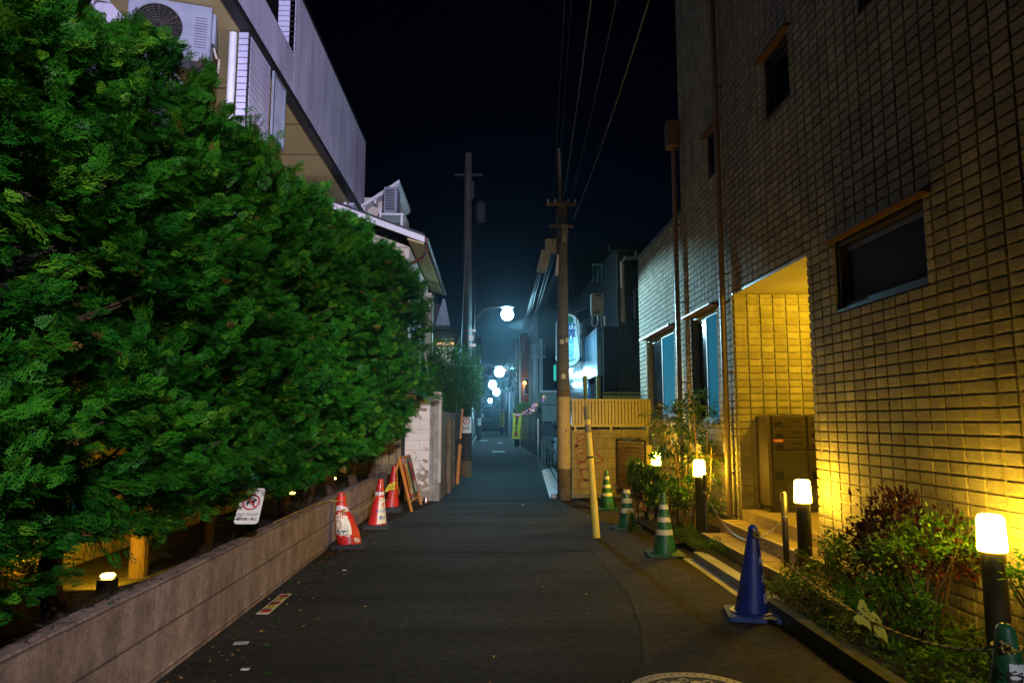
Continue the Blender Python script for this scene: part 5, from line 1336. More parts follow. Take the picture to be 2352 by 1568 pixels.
# ================================================================== BLUE TILED SHOP BUILDING
def bluetile():
    m, t, b = nt('glazed_blue_tile'); tc = t.nodes.new('ShaderNodeTexCoord'); sep = t.nodes.new('ShaderNodeSeparateXYZ'); L(t, tc.outputs['Object'], sep.inputs[0])
    cmb = t.nodes.new('ShaderNodeCombineXYZ'); ad = t.nodes.new('ShaderNodeMath'); L(t, sep.outputs['X'], ad.inputs[0]); L(t, sep.outputs['Y'], ad.inputs[1])
    L(t, ad.outputs[0], cmb.inputs[0]); L(t, sep.outputs['Z'], cmb.inputs[1])
    br = t.nodes.new('ShaderNodeTexBrick'); br.inputs['Scale'].default_value = 1; br.inputs['Brick Width'].default_value = .26; br.inputs['Row Height'].default_value = .11
    br.inputs['Mortar Size'].default_value = .014; br.inputs['Color1'].default_value = (.015, .07, .16, 1); br.inputs['Color2'].default_value = (.03, .16, .30, 1); br.inputs['Mortar'].default_value = (.10, .12, .14, 1)
    L(t, cmb.outputs[0], br.inputs['Vector']); L(t, br.outputs['Color'], b.inputs['Base Color'])
    b.inputs['Roughness'].default_value = .30; b.inputs['Coat Weight'].default_value = .6; b.inputs['Coat Roughness'].default_value = .12
    bn = mix(t, .5, br.outputs['Fac'], noise(t, tc.outputs['Object'], 14, 3)); inv = t.nodes.new('ShaderNodeInvert'); L(t, bn, inv.inputs['Color'])
    bumpn(t, b, inv.outputs[0], .6, .012); return m
M['bluetile'] = bluetile()
sh = thing('blue_tiled_building', 'shop building clad in glossy blue tiles with a pill-shaped projecting sign', 'building', (4, 24, 0))
bx('overhanging_bay', M['bluetile'], sh, 3.0, 3.55, 19.5, 22.2, 2.85, 4.2)
bx('tiled_wall', M['bluetile'], sh, 3.12, 3.6, 22.21, 33.0, 1.75, 4.6)
mb = MB(); mb.prism([(2.75, 1.45), (3.12, 1.95), (3.12, 1.85), (2.8, 1.38)], (0, 32, 0), (1, 0, 0), (0, 0, 1), 11.5); mb.build('canopy', M['bluetile'], sh)
bx('lower_wall', M['dark'], sh, 3.2, 7, 19.6, 33, 0, 2.84); bx('upper_wall', M['dark'], sh, 3.6, 8, 19.6, 33, 2.85, 6.6)
w = bx('window', M['galv'], sh, 3.08, 3.118, 22.5, 26.0, 3.3, 4.9)
mb = MB()
for k in range(16): mb.box(3.06, 3.079, 22.55, 25.95, 3.34 + k * .095, 3.40 + k * .095)
mb.build('shutter_slats', M['greyfence'], w)
mb = MB(); mb.prism([(2.6, 4.95), (2.6, 5.02), (3.7, 5.5), (3.7, 5.4)], (0, 26.2, 0), (1, 0, 0), (0, 0, 1), 4.2); mb.build('roof', M['roof'], sh)
bx('porch_wall', M['dark'], sh, 3.05, 3.19, 19.7, 20.2, 1.3, 2.84); bx('porch_post', M['fencepanel'], sh, 2.98, 3.08, 19.5, 19.6, 1.2, 2.84)
for z in (4.15, 3.45): bx('sign_bracket', M['metal'], sh, 2.55, 3.12, 22.0, 22.08, z, z + .16)
# street front of the flat behind, seen above the cream fence
hs = thing('brown_house', 'dim brown house wall with pipes between the blue tiled shop and the near apartment', 'house', (4.4, 20, 0))
bx('wall', M['darkbrown'], hs, 3.56, 4.9, 19.2, 19.45, 2.0, 6.3); bx('lower_wall', M['dark'], hs, 3.15, 4.95, 19.3, 19.5, 0, 4.2)
bx('roof_edge', M['black'], hs, 3.3, 5, 18.9, 19.2, 6.3, 6.5)
mb = MB(); mb.tube([(3.68, 19.1, 4.3), (3.68, 19.1, 6.0), (3.75, 19.1, 6.1), (4.05, 19.1, 6.12), (4.08, 19.1, 6.3)], .06, 9); mb.tube([(4.0, 19.1, 4.4), (4.0, 19.1, 5.2), (4.3, 19.1, 5.35), (5.0, 19.1, 5.4)], .03, 6); mb.build('pipes', M['stucco'], hs, True)
for x in (4.35, 4.5, 4.65): bx('window_bar', M['darkbrown'], hs, x, x + .03, 19.20, 19.28, 3.0, 4.1)
w = bx('window', M['black'], hs, 4.2, 4.9, 19.24, 19.298, 2.9, 4.15); bx('pane', glassmat('faint_lit_window', (.1, .07, .03), .5, (.5, .25, .03), .12), w, 4.32, 4.6, 19.225, 19.239, 3.0, 3.35)
bx('awning', M['greenpanel'], hs, 4.0, 4.95, 18.85, 19.2, 5.0, 5.06)
t = thing('water_heater', 'beige gas water heater box hung on the corner of the blue tiled building', 'water heater', (3.0, 19.3, 4.6))
b = bx('casing', M['concrete_pale'], t, 2.82, 3.17, 19.22, 19.46, 4.52, 5.12); b.modifiers.new('bevel', 'BEVEL').width = .008
bx('exhaust', M['blackgloss'], t, 2.92, 3.10, 19.21, 19.219, 5.04, 5.08); bx('label_plate', M['dark'], t, 3.08, 3.12, 19.213, 19.219, 4.95, 4.99)
mb = MB()
for k in range(6): mb.box(2.88 + k * .028, 2.893 + k * .028, 19.212, 19.219, 4.56, 4.62)
mb.build('vent', M['blackgloss'], t)
mb = MB(); mb.tube(catmull([(2.86, 19.3, 4.52), (2.84, 19.3, 4.3), (2.9, 19.3, 4.2), (3.0, 19.3, 4.3), (3.0, 19.3, 4.52)], 6), .018, 7); mb.tube([(3.1, 19.3, 4.52), (3.1, 19.3, 4.2)], .012, 6); mb.tube([(3.2, 19.3, 4.22), (3.2, 19.3, 4.5)], .03, 8); mb.build('pipes', M['white'], t, True)
# pill-shaped sign
t = thing('projecting_sign', 'white pill-shaped shop sign with blue characters partly behind the pole', 'sign', (2.45, 22, 4.2))
def pill(w, h, n=14): return [(w * math.cos(a), h - w + w * math.sin(a)) for a in np.linspace(0, math.pi, n)] + [(w * math.cos(a), -h + w + w * math.sin(a)) for a in np.linspace(math.pi, 2 * math.pi, n)]
so = Vector((2.46, 22.0, 4.12))
MB().prism(pill(.39, .86), so + Vector((0, .12, 0)), (1, 0, 0), (0, 0, 1), .24).build('casing', M['metal'], t)
fc = MB().prism(pill(.355, .825), so + Vector((0, -.121, 0)), (1, 0, 0), (0, 0, 1), .004).build('face', glassmat('sign_face', (.62, .70, .70), .45, (.35, .62, .70), .22), t)
for ch, z, x in (('世', .40, .09), ('界', .14, .09)): lettering(ch, .30, M['blueink'], fc, so + Vector((x, -.128, z)), bold=.03)
cy = pmat('cyan_ink', (.05, .42, .62), None, 3, .6, bst=0)
for k, ch in enumerate('美容室'): lettering(ch, .22, cy, fc, so + Vector((.08, -.128, -.08 - .20 * k)), bold=.02)
lettering('-4301', .13, M['greenink'], fc, so + Vector((.10, -.128, -.64)), (.96, 0, .28), (-.28, 0, .96), bold=.04)
MB().add([so + Vector((.02 + .15 * math.cos(a), -.127, .64 + .13 * math.sin(a))) for a in np.linspace(0, 6.1, 20)], [tuple(range(20))]).build('globe_mark', M['greenink'], fc)

# ================================================================== STREET LAMPS AND LEFT POLES
M['lampcore'] = emat('street_lamp_led', (.34, .76, 1.0), 170)
def street_lamp(label, x, y, z, armx, pole, power, head=.27, gdir=-1):
    """LED head on a curved arm fixed to a pole or post at armx"""
    t = thing('street_lamp', label, 'street lamp', (x, y, z), 'white street lamps down the alley')
    pts = catmull([(armx, y, z - .75), (armx + (x - armx) * .06, y, z - .35), (armx + (x - armx) * .35, y, z + .0), (x - (x - armx) * .12, y, z + .07)], 8)
    MB().tube([(armx, y, z - 1.35)] + pts, .022, 8).build('arm', M['bronze'], t, True)
    mb = MB(); mb.lathe([(.03, .11), (head * .35, .09), (head * .56, .05), (head * .56, .035)], (x, y, z), 20); mb.build('housing', M['metal'], t, True)
    gr = head * .5
    mb = MB(); mb.lathe([(gr * math.sin(a), .02 - gr + gr * math.cos(a)) for a in np.linspace(.25, 3.1, 12)], (x, y, z), 22); mb.build('lamp_glass', M['lampcore'], t, True)
    spot('lamp_beam', (x, y, z - 2 * gr - .03), (x, y, 0), power, COOL, R(172), .10, .10)
    return t
M['poledark'] = pmat('dark_pole', (.035, .032, .027), (.022, .02, .017), 5, .8)  # concrete colour darkened so these poles sink into the night
def upole(label, x, y, h, r, mat='poledark'):
    t = thing('utility_pole', label, 'utility pole', (x, y, 0)); MB().lathe([(r, 0), (r * .68, h)], (x, y, 0), 22).build('shaft', M[mat], t, True); return t
lp = upole('tall concrete utility pole at the left of the alley with a no-smoking notice', -.68, 20.4, 9.6, .165)
MB().lathe([(.172, 0), (.170, .45)], (-.68, 20.4, 0), 22).build('base_sleeve', M['polestain'], lp, True)
s_ = sticker(lp, (-.68, 20.4), .162, -88, 1.24, .33, .46, M['white'])
def wrap_text(par, c, r, body, size, ang, z, mat, bold=.02, line=1.0):
    def w(x, y): a = R(ang) + x / r; return Vector((c[0] + (r + .006) * math.cos(a), c[1] + (r + .006) * math.sin(a), z + y))
    return lettering(body, size, mat, par, (0, 0, 0), warp=w, bold=bold, line=line)
wrap_text(s_, (-.68, 20.4), .162, '路上喫煙\n禁止区域', .052, -88, 1.375, M['ink'], line=.9)
def ringwrap(par, c, r, ang, z, R0, R1, mat):
    V = []; n = 24
    for k in range(n):
        a = 2 * math.pi * k / n
        for q in (R0, R1): b = R(ang) + q * math.cos(a) / r; V.append((c[0] + (r + .007) * math.cos(b), c[1] + (r + .007) * math.sin(b), z + q * math.sin(a)))
    finish('symbol', V, [(2 * k, 2 * k + 1, (2 * k + 3) % (2 * n), (2 * k + 2) % (2 * n)) for k in range(n)], mat, None, par)
ringwrap(s_, (-.68, 20.4), .162, -88, 1.58, .10, .075, M['redink'])
wrap_text(s_, (-.68, 20.4), .162, '/', .14, -88, 1.585, M['redink'])
mb = MB()
for z in (2.95, 3.85, 4.25, 4.5, 4.62, 5.1, 5.6, 6.2, 6.9): mb.lathe([(.158 - z * .0055, z), (.158 - z * .0055, z + .03)], (-.68, 20.4, 0), 20, cap=False)
mb.box(-.62, -.50, 20.18, 20.24, 3.9, 4.05); mb.box(-.62, -.42, 20.16, 20.22, 4.15, 4.22); mb.box(-.62, -.42, 20.16, 20.22, 3.72, 3.80); mb.build('clamps', M['galv'], lp)
mb = MB(); mb.box(-.70, -.50, 20.3, 20.5, 8.2, 8.7); mb.box(-1.1, -.25, 20.36, 20.44, 8.9, 8.96); mb.lathe([(.14, 7.5), (.17, 7.6), (.17, 8.0), (.12, 8.1)], (-.30, 20.4, 0), 14); mb.build('transformer', M['dark'], lp)
MB().tube([(-.86, 17.9, 1.8), (-.80, 19, 3.5), (-.72, 20.2, 6.8)], .008, 5).build('guy_wire', M['galv'], lp)
MB().tube(catmull([(-.40, 20.2, 8.5), (-.44, 20.2, 6), (-.48, 20.25, 3.4), (-.52, 20.3, 2.0)], 8), .012, 5).build('hanging_cable', M['cable'], lp)
t = thing('pole_guard', 'slim orange guy-wire guard pipe beside the left utility pole', 'pole guard', (-.81, 17.85, 0))
a_ = Vector((-.815, 17.85, 0)); b_ = Vector((-.70, 17.95, 1.95))
MB().tube([a_, a_.lerp(b_, .53)], .050, 12).build('lower_tube', M['orange'], t, True); MB().tube([a_.lerp(b_, .53), a_.lerp(b_, .97)], .031, 12).build('upper_tube', M['orange'], t, True)
MB().tube([a_.lerp(b_, .51), a_.lerp(b_, .58)], .054, 12).build('tape', M['blackrope'], t)
street_lamp('brightest white street lamp on the curved arm of the left utility pole', .50, 20.4, 4.86, -.50, True, 520, .36)
spot('lamp_fill_near', (.5, 20.36, 4.38), (3.28, 14.3, 3.3), 6500, (.42, .80, 1.0), R(27), .55, .06)  # extra spot added at the lamp to brighten the tiled facade
spot('lamp_fill_far', (.5, 20.44, 4.38), (3.1, 25.5, 2.9), 480, (.30, .70, 1.0), R(80), .5, .08)  # extra spot added at the lamp to brighten the blue tiled shop
street_lamp('second street lamp from the near end, just below the brightest', .57, 43, 4.87, -.6, True, 260, .58)
street_lamp('third street lamp, leftmost of the far ones', .20, 57, 4.85, -.9, True, 220, .60)
street_lamp('fourth street lamp, lower and right of the third', .62, 70, 4.85, 1.4, True, 420, .66)
street_lamp('small fifth street lamp farthest down the alley', .0, 108, 5.1, -.9, True, 1100, .60)
# third pole on the left with a bike leaning on it
p3 = upole('slim left-hand utility pole farther down the alley with a small notice', -.93, 62, 9, .19)
s_ = sticker(p3, (-.93, 62), .186, -90, 1.25, .36, .62, M['white']); ringwrap(s_, (-.93, 62), .186, -90, 1.68, .12, .085, M['redink'])
MB().tube([(-.6, 62, 8), (-.62, 62, 5), (-.66, 62, 2.5)], .02, 5).build('hanging_cable', M['cable'], p3)
def bicycle(label, x, y, rz, s=1.0):
    t = thing('bicycle', label, 'bicycle', (0, 0, 0)); mb = MB()
    for wy, nm in ((0, 'wheel'), (1.02, 'wheel')):
        w = MB(); w.tube([(0, wy + .31 * math.cos(a), .33 + .31 * math.sin(a)) for a in np.linspace(0, 2 * math.pi, 29)], .016, 6, cap=False)
        for k in range(12): a = math.pi * k / 6; w.tube([(0, wy, .33), (0, wy + .30 * math.cos(a), .33 + .30 * math.sin(a))], .0022, 3)
        w.build('wheel', M['blackgloss'], t)
    for p in ([(0, 0, .33), (0, .30, .42), (0, .42, .30)], [(0, 0, .33), (0, .22, .72), (0, .42, .30)], [(0, .22, .72), (0, .82, .72)], [(0, .42, .30), (0, .80, .66)], [(0, 1.02, .33), (0, .84, .86)], [(0, .84, .86), (0, .80, 1.0)]): mb.tube(p, .017, 6)
    mb.build('frame', M['metal'], t)
    MB().tube([(-.26, .72, 1.02), (-.2, .82, 1.02), (0, .82, 1.0), (.2, .82, 1.02), (.26, .72, 1.02)], .012, 6).build('handlebar', M['metal'], t)
    MB().prism([(-.08, -.10), (.08, -.10), (.03, .15), (-.03, .15)], (0, .2, .86), (1, 0, 0), (0, 1, 0), .05).build('saddle', M['blackgloss'], t)
    t.location = (x, y, .04); t.rotation_euler = (0, 0, rz); t.scale = (s, s, s); return t
bicycle('small dark bicycle parked at the foot of the far left pole', -.45, 60.5, R(20), .95)
b = bicycle('dark bicycle with a black child seat behind the right utility pole', 2.02, 22.2, R(6), 1.0)
mb = MB(); mb.box(-.17, .17, -.15, .12, .72, .80); mb.box(-.17, .17, -.17, -.12, .80, 1.25); mb.box(-.17, -.13, -.15, .12, .80, 1.0); mb.box(.13, .17, -.15, .12, .80, 1.0); mb.box(-.15, .15, -.30, -.18, .9, 1.12)
o = mb.build('child_seat', M['blackgloss'], b); o.modifiers.new('bevel', 'BEVEL').width = .02
mb = MB(); mb.box(-.16, .22, 1.0, 1.3, .85, 1.1); mb.build('front_basket', M['darkbrown'], b)

# ================================================================== BUSH AND FAR HOUSES ON THE LEFT
def bush(label, c, r, n, mats, sc, seed, name='tree', trunk=True, clip=None, zsq=1.0):
    g = np.random.default_rng(seed); t = thing(name, label, 'tree', (c[0], c[1], 0))
    nb = max(20, n // 34); d = g.normal(size=(nb, 3)); d /= np.linalg.norm(d, axis=1, keepdims=True)
    cen = np.array(c) + d * (g.uniform(.35, 1.12, nb) ** .5)[:, None] * np.array(r) * (1 + .14 * np.sin(d[:, :1] * 6 + seed))
    idx = g.integers(0, nb, n); P = cen[idx] + g.normal(0, 1, (n, 3)) * np.array(r) * .085
    T = (P - np.array(c)) / np.array(r) + g.normal(0, .8, (n, 3)); N = g.normal(0, .6, (n, 3)) + [.2, -.2, .8]
    leafcloud('crown', P, T, N, sc * g.uniform(.5, 1.3, n), LEAF_V, LEAF_F, mats, t, midx=g.integers(0, len(mats), n))
    mb = MB()
    if trunk: mb.tube([(c[0], c[1], 0), (c[0] + .05, c[1], c[2] * .5), (c[0], c[1], c[2])], [.09, .07, .03], 8)
    for k in range(12):
        q = Vector(cen[g.integers(0, nb)]); b0 = Vector((c[0], c[1], c[2] * .75)); mb.tube([b0, b0.lerp(q, .5) + Vector((0, 0, .1)), q], [.025, .016, .006], 5)
    mb.build('trunk', M['trunk'], t, True); return t
bush('round leafy tree spilling over the block fence before the left pole', (-1.05, 18.9, 2.72), (.80, 1.6, .92), 28000, [M['leaf'], M['leaf'], M['leaf'], M['leafpale']], .055, 41)
bush('upper leafy tree top with sprigs against the white lit wall', (-1.15, 21.8, 2.75), (.62, 1.2, .62), 11000, [M['leaf'], M['thuja'], M['leafpale']], .085, 42)
t = thing('garden_lamp', 'small round garden lamp on a stalk above the leafy tree', 'lamp', (-.96, 21.0, 3.1))
MB().lathe([(.02, -.10), (.065, -.05), (.08, .04), (.055, .10), (.02, .12)], (-.97, 20.0, 3.12), 14).build('lamp_shade', M['white'], t, True); MB().tube([(-.97, 20.0, 2.2), (-.97, 20.0, 3.02)], .01, 5).build('stalk', M['metal'], t)
def house(name, label, cat, box, wall, roof=None, roofh=0, wins=(), over=.3, extra=None, loc=None):
    x0, x1, y0, y1, z0, z1 = box
    t = thing(name, label, cat, ((x0 + x1) / 2, y0, 0)); bx('wall', M[wall], t, x0, x1, y0, y1, z0, z1)
    if roof:
        xm = (x0 + x1) / 2
        if roofh > 0: MB().prism([(x0 - over, z1 + .01), (x1 + over, z1 + .01), (xm, z1 + roofh)], (0, y1 + over, 0), (1, 0, 0), (0, 0, 1), y1 - y0 + 2 * over).build('roof', M[roof], t)
        else: bx('roof', M[roof], t, x0 - over, x1 + over, y0 - over, y1 + over, z1 + .004, z1 + .12)
    for (side, a0, a1, q0, q1, mt) in wins:
        if side == 'y':
            w = bx('window', M['metal'], t, a0, a1, y0 - .03, y0 - .002, q0, q1); bx('pane', M[mt], w, a0 + .05, a1 - .05, y0 - .036, y0 - .031, q0 + .05, q1 - .05)
        else:
            xx = x0 if side == 'l' else x1; s = -1 if side == 'l' else 1
            w = bx('window', M['metal'], t, min(xx + s * .002, xx + s * .03), max(xx + s * .002, xx + s * .03), a0, a1, q0, q1)
            bx('pane', M[mt], w, min(xx + s * .031, xx + s * .036), max(xx + s * .031, xx + s * .036), a0 + .05, a1 - .05, q0 + .05, q1 - .05)
    return t
M['litwhite'] = emat('glowing_white_wall', (1.0, .93, .70), 1.0); M['litcyan'] = emat('lit_cyan_window', (.05, .75, .62), .75)
M['litwarm'] = emat('lit_warm', (1, .45, .06), 1.2); M['litdim'] = emat('dim_lit_window', (.5, .3, .05), .25)
h3 = house('dark_house', 'dark house with a steep black roof edge beyond the cream house', 'house', (-4.5, -1.15, 25, 31, 0, 4.8), 'darkbrown', None)
MB().prism([(-4.8, 4.81), (-1.45, 4.81), (-1.42, 4.95), (-2.0, 6.1), (-4.8, 6.8)], (0, 31.2, 0), (1, 0, 0), (0, 0, 1), 6.5).build('roof', M['roof'], h3)
MB().prism([(-1.95, 4.96), (-1.42, 4.96), (-1.62, 5.9), (-1.7, 5.9)], (0, 24.68, 0), (1, 0, 0), (0, 0, 1), .04).build('gable', M['acwhite'], h3)
w = bx('lit_wall_panel', M['litwhite'], h3, -1.92, -1.27, 24.94, 24.99, 3.30, 4.22); bx('window', M['litwarm'], h3, -1.9, -1.3, 24.94, 24.99, 4.28, 4.38)  # first panel glows to stand for a brightly lit white wall
bx('porch_roof', M['roof'], h3, -2.7, -1.25, 24.2, 25, 4.45, 4.6)
cable('service cable curving from the left pole down to the dark house', catmull([(-.85, 20.4, 4.05), (-1.25, 21.5, 3.55), (-1.9, 23.5, 3.35), (-2.4, 24.9, 3.4)], 8), .018, 'galv')
cable('thin curved wire dropping down the cream house corner', catmull([(-1.72, 15.9, 3.55), (-1.50, 15.9, 3.1), (-1.42, 15.9, 2.5), (-1.62, 15.9, 2.1)], 8), .008, 'white')
house('left_row_house', 'low pale shopfront house past the far left pole', 'house', (-5, -1.75, 68, 90, 0, 4.3), 'balcony', 'roof', 0, [('r', 70, 76, .3, 2.2, 'litdim'), ('r', 78, 84, 2.6, 3.8, 'blackgloss')])
house('left_row_house', 'dark two-storey house on the left before the far left pole', 'house', (-6, -2.0, 33, 60, 0, 5.2), 'dark', 'roof', 1.0, [('r', 38, 42, 2.8, 4.2, 'blackgloss')])
house('left_row_house', 'grey house at the far left end of the alley', 'house', (-7, -2.6, 95, 140, 0, 8.5), 'balcony', 'roof', 1.2, [('r', 100, 108, 3, 5, 'blackgloss')])
# end of the alley
t = thing('end_wall_far', 'pale yellow wall with scribbled marks closing the end of the alley', 'wall', (0, 156, 0)); bx('lower_wall', M['cream'], t, -14, 14, 156, 156.4, 0, 2.6); bx('fence_top', M['dark'], t, -14, 0.6, 156, 156.4, 2.605, 5.0); bx('wall_top', M['cream'], t, .605, 14, 156, 156.4, 2.605, 4.6)
mb = MB()
for x in (-1.9, -.6, .9): mb.tube([(x, 155.97, 1.2), (x + .3, 155.97, 1.5), (x + .5, 155.97, 1.1), (x + .8, 155.97, 1.5)], .07, 4)
mb.build('scribbles', M['ink'], t)
for i, (x, z, r_) in enumerate(((-2, 6.5, 4.5), (3.5, 7.5, 4.2))): bush(['dark tree mass behind the end wall, left', 'dark tree mass behind the end wall, right'][i], (x, 163, z), (r_, 3, 3.2), 3000, [M['leaf'], M['thuja']], .5, 60 + i)
house('end_house', 'dim grey house behind the trees at the end of the alley', 'house', (-12, 9, 172, 180, 0, 13), 'dark', 'roof', 3)
def road_sign(label, x, y, kind):
    t = thing('road_sign', label, 'road sign', (x, y, 0)); MB().tube([(x, y, 0), (x, y, 3.3 if kind == 'blue' else 4.0)], .06, 8).build('post', M['white'], t, True)
    if kind == 'blue':
        d = MB().lathe([(.48, 0), (.48, .03)], (0, 0, 0), 24).build('disc', M['bluecone'], t); d.rotation_euler = (R(90), 0, 0); d.location = (0, -.1, 3.55)
        bx('plate', M['white'], t, x - .45, x + .45, y - .12, y - .09, 2.35, 2.9)
        m = MB(); m.box(x - .05, x + .05, y - .15, y - .14, 3.25, 3.85); m.box(x - .05, x + .25, y - .15, y - .14, 3.5, 3.58); m.add([(x + .2, y - .15, 3.40), (x + .38, y - .15, 3.54), (x + .2, y - .15, 3.68)], [(0, 1, 2)]); m.build('arrow', M['white'], t)
        lettering('一方通行', .20, M['ink'], t, (x, y - .125, 2.62))
    else:
        d = MB().lathe([(.42, 0), (.42, .03)], (0, 0, 0), 20).build('disc', M['greenpanel'], t); d.rotation_euler = (R(90), 0, 0); d.location = (.2, -.1, 3.6); bx('plate', M['greenpanel'], t, x - .1, x + .5, y - .12, y - .09, 2.3, 2.9)
road_sign('round blue one-way road sign on a pale post at the end of the alley', -1.45, 118, 'blue')
road_sign('grey-backed round road sign on a white post at the right end of the alley', 1.95, 118, 'grey')
t = thing('traffic_mirror', 'small round traffic mirror high on a post at the left end of the alley', 'mirror', (-1.9, 112, 0)); MB().tube([(-1.9, 112, 0), (-1.9, 112, 6.2)], .06, 7).build('post', M['metal'], t, True)
d = MB().lathe([(.42, 0), (.4, .05), (.05, .12)], (0, 0, 0), 20).build('mirror', M['galv'], t, True); d.rotation_euler = (R(90), 0, 0); d.location = (.25, -.1, 5.7)

# ================================================================== RIGHT SIDE DOWN THE ALLEY
p4 = upole('dark utility pole carrying the long yellow banner on the right', 1.72, 45, 6.9, .15)
p5 = upole('far utility pole with the smaller yellow banner on the right', 1.45, 86, 8.0, .2)
def banner(label, x, y, w, z0, z1, tilt, sz):
    t = thing('warning_banner', label, 'sign', (x, y, z0)); o = Vector((x, y, (z0 + z1) / 2)); ux = Vector((math.cos(tilt), 0, -math.sin(tilt))); uy = Vector((math.sin(tilt), 0, math.cos(tilt))); h = (z1 - z0) / 2
    b = MB().prism([(-w / 2, -h), (w / 2, -h), (w / 2, h), (-w / 2, h)], o, ux, uy, .01).build('board', M['yellowsign'], t)
    st_ = [((.44 if k % 2 else .32) * w * math.cos(2 * math.pi * k / 20), (.44 if k % 2 else .32) * w * math.sin(2 * math.pi * k / 20)) for k in range(20)]
    MB().add([o + ux * a + uy * (h * .84 + c_) + Vector((0, -.022, 0)) for a, c_ in st_], [tuple(range(20))]).build('starburst', M['redink'], b)
    lettering('注意', sz * .7, M['white'], b, o + uy * (h * .84) + Vector((0, -.026, 0)), ux, uy, bold=.03)
    n_ = '交差点飛び出し'
    for k, ch in enumerate(n_): lettering(ch, sz * .9, M['ink'], b, o + uy * (h * (.62 - .165 * k)) + Vector((0, -.024, 0)), ux, uy, bold=.04)
    for k, ch in enumerate('注意'): lettering(ch, sz * 1.1, M['redink'], b, o + uy * (h * (-.56 - .19 * k)) + Vector((0, -.024, 0)), ux, uy, bold=.04)
banner('long yellow vertical banner with a red starburst on the nearer right-hand pole', 1.68, 44.6, .50, .50, 2.12, .07, .21)
banner('shorter distant yellow vertical banner on the farther right-hand pole', 1.45, 85.5, .62, 1.0, 3.1, 0, .24)
# teal lamp head and wires on that pole
t = thing('street_lamp', 'small teal lamp head on top of the dark right-hand pole', 'street lamp', (1.5, 45, 5.2)); MB().lathe([(.02, .05), (.10, .03), (.10, 0), (.02, -.03)], (1.42, 44.9, 4.98), 14).build('lamp_glass', emat('teal_lamp', (.15, .95, .85), 6), t); MB().tube([(1.42, 44.9, 5.0), (1.6, 44.95, 5.05), (1.68, 45, 4.7)], .02, 5).build('arm', M['metal'], t)
t = thing('signal_light', 'tiny red light glowing beside the second street lamp', 'signal light', (.9, 46, 5.1)); MB().lathe([(.01, -.08), (.08, 0), (.01, .08)], (.98, 46, 4.95), 10).build('lamp_glass', emat('red_signal', (1, .12, .05), 3), t, True); bx('housing', M['bronze'], t, .86, 1.1, 46.05, 46.2, 4.72, 5.08)
mb = MB(); gq = random.Random(4)
for k in range(16):
    q = Vector((gq.uniform(.9, 1.65), 44.8, gq.uniform(3.5, 4.9))); mb.tube([q + Vector((.09 * math.sin(a * 1.3) + .03 * a / 3, 0, -.09 * a + .10 * math.cos(a))) for a in np.linspace(0, gq.uniform(3, 7), 14)], .012, 4, cap=False)
o = mb.build('cable_tangle', M['galv']); tag(o, 'tangle of pale looping cables beside the dark right-hand pole', 'cable')
house('far_white_house', 'white two-storey house low on the right behind the far yellow banner', 'house', (1.95, 5, 70, 88, 0, 4.6), 'acwhite', 'roof', 0, [('y', 2.2, 2.9, 1.9, 2.9, 'blackgloss'), ('y', 2.2, 3.4, 3.2, 4.2, 'greyfence')], .1)
h = house('brick_house', 'tall rust-brick house with a warm outdoor lamp on the right', 'house', (2.3, 6, 52, 62, 0, 8.0), 'brick', 'roof', 0, [('y', 2.5, 3.1, 3.6, 4.8, 'blackgloss')], .1)
t = thing('wall_lamp', 'warm orange wall lamp on the brick house', 'lamp', (2.6, 51.8, 4.4)); MB().lathe([(.04, -.12), (.13, -.05), (.13, .08), (.05, .14)], (2.55, 51.75, 4.42), 12).build('lamp_shade', emat('orange_wall_lamp', (1, .40, .06), 5), t, True); bx('bracket', M['iron'], t, 2.50, 2.60, 51.8, 51.99, 4.55, 4.6)
point('wall_lamp_glow', (2.5, 51.4, 4.3), 22, (1, .45, .08), .1)
house('grey_screen_house', 'dark house with a glowing teal window on the right of the alley', 'house', (2.75, 7, 38.2, 50, 0, 7.6), 'dark', 'roof', 0, [('y', 3.05, 3.75, 3.75, 4.7, 'litcyan')], .1)
t = thing('balcony_screen', 'plain grey-green balcony screen below the teal window', 'balcony', (2.7, 36.5, 2)); bx('front_panel', M['greenpanel'], t, 2.52, 3.6, 36.5, 36.6, 1.95, 3.62); bx('side_panel', M['greenpanel'], t, 2.42, 2.50, 36.5, 38.1, 1.95, 3.62); bx('edge', M['galv'], t, 2.38, 2.52, 36.45, 36.499, 1.9, 3.65)
t = thing('balcony_screen', 'small pale concrete balcony box above the grey block wall', 'balcony', (2.6, 30, 2.3)); bx('front_panel', M['balcony'], t, 2.28, 3.1, 31.5, 31.6, 2.32, 2.92); bx('side_panel', M['balcony'], t, 2.26, 2.36, 31.61, 34, 2.32, 2.92); bx('slab', M['balcony'], t, 2.30, 3.1, 31.61, 34, 2.25, 2.36); bx('rail', M['galv'], t, 2.25, 3.12, 31.46, 31.499, 2.9, 2.96)
house('narrow_house', 'narrow dark house with a lit vertical window strip and railing balcony', 'house', (2.35, 3.1, 34.1, 38, 0, 7.2), 'dark', 'roof', 0, [('y', 2.40, 2.56, 2.95, 5.6, 'greyfence')], .05)
t = thing('balcony_railing', 'dark balcony railing with pale bars high on the right', 'railing', (2.3, 34, 4.9)); mb = MB()
for k in range(8): mb.box(2.02 + k * .09, 2.04 + k * .09, 34.0, 34.02, 4.75, 5.30)
mb.box(1.98, 2.72, 33.98, 34.04, 4.68, 4.74); mb.box(1.98, 2.72, 33.98, 34.04, 5.3, 5.33); mb.build('bars', M['metal'], t)
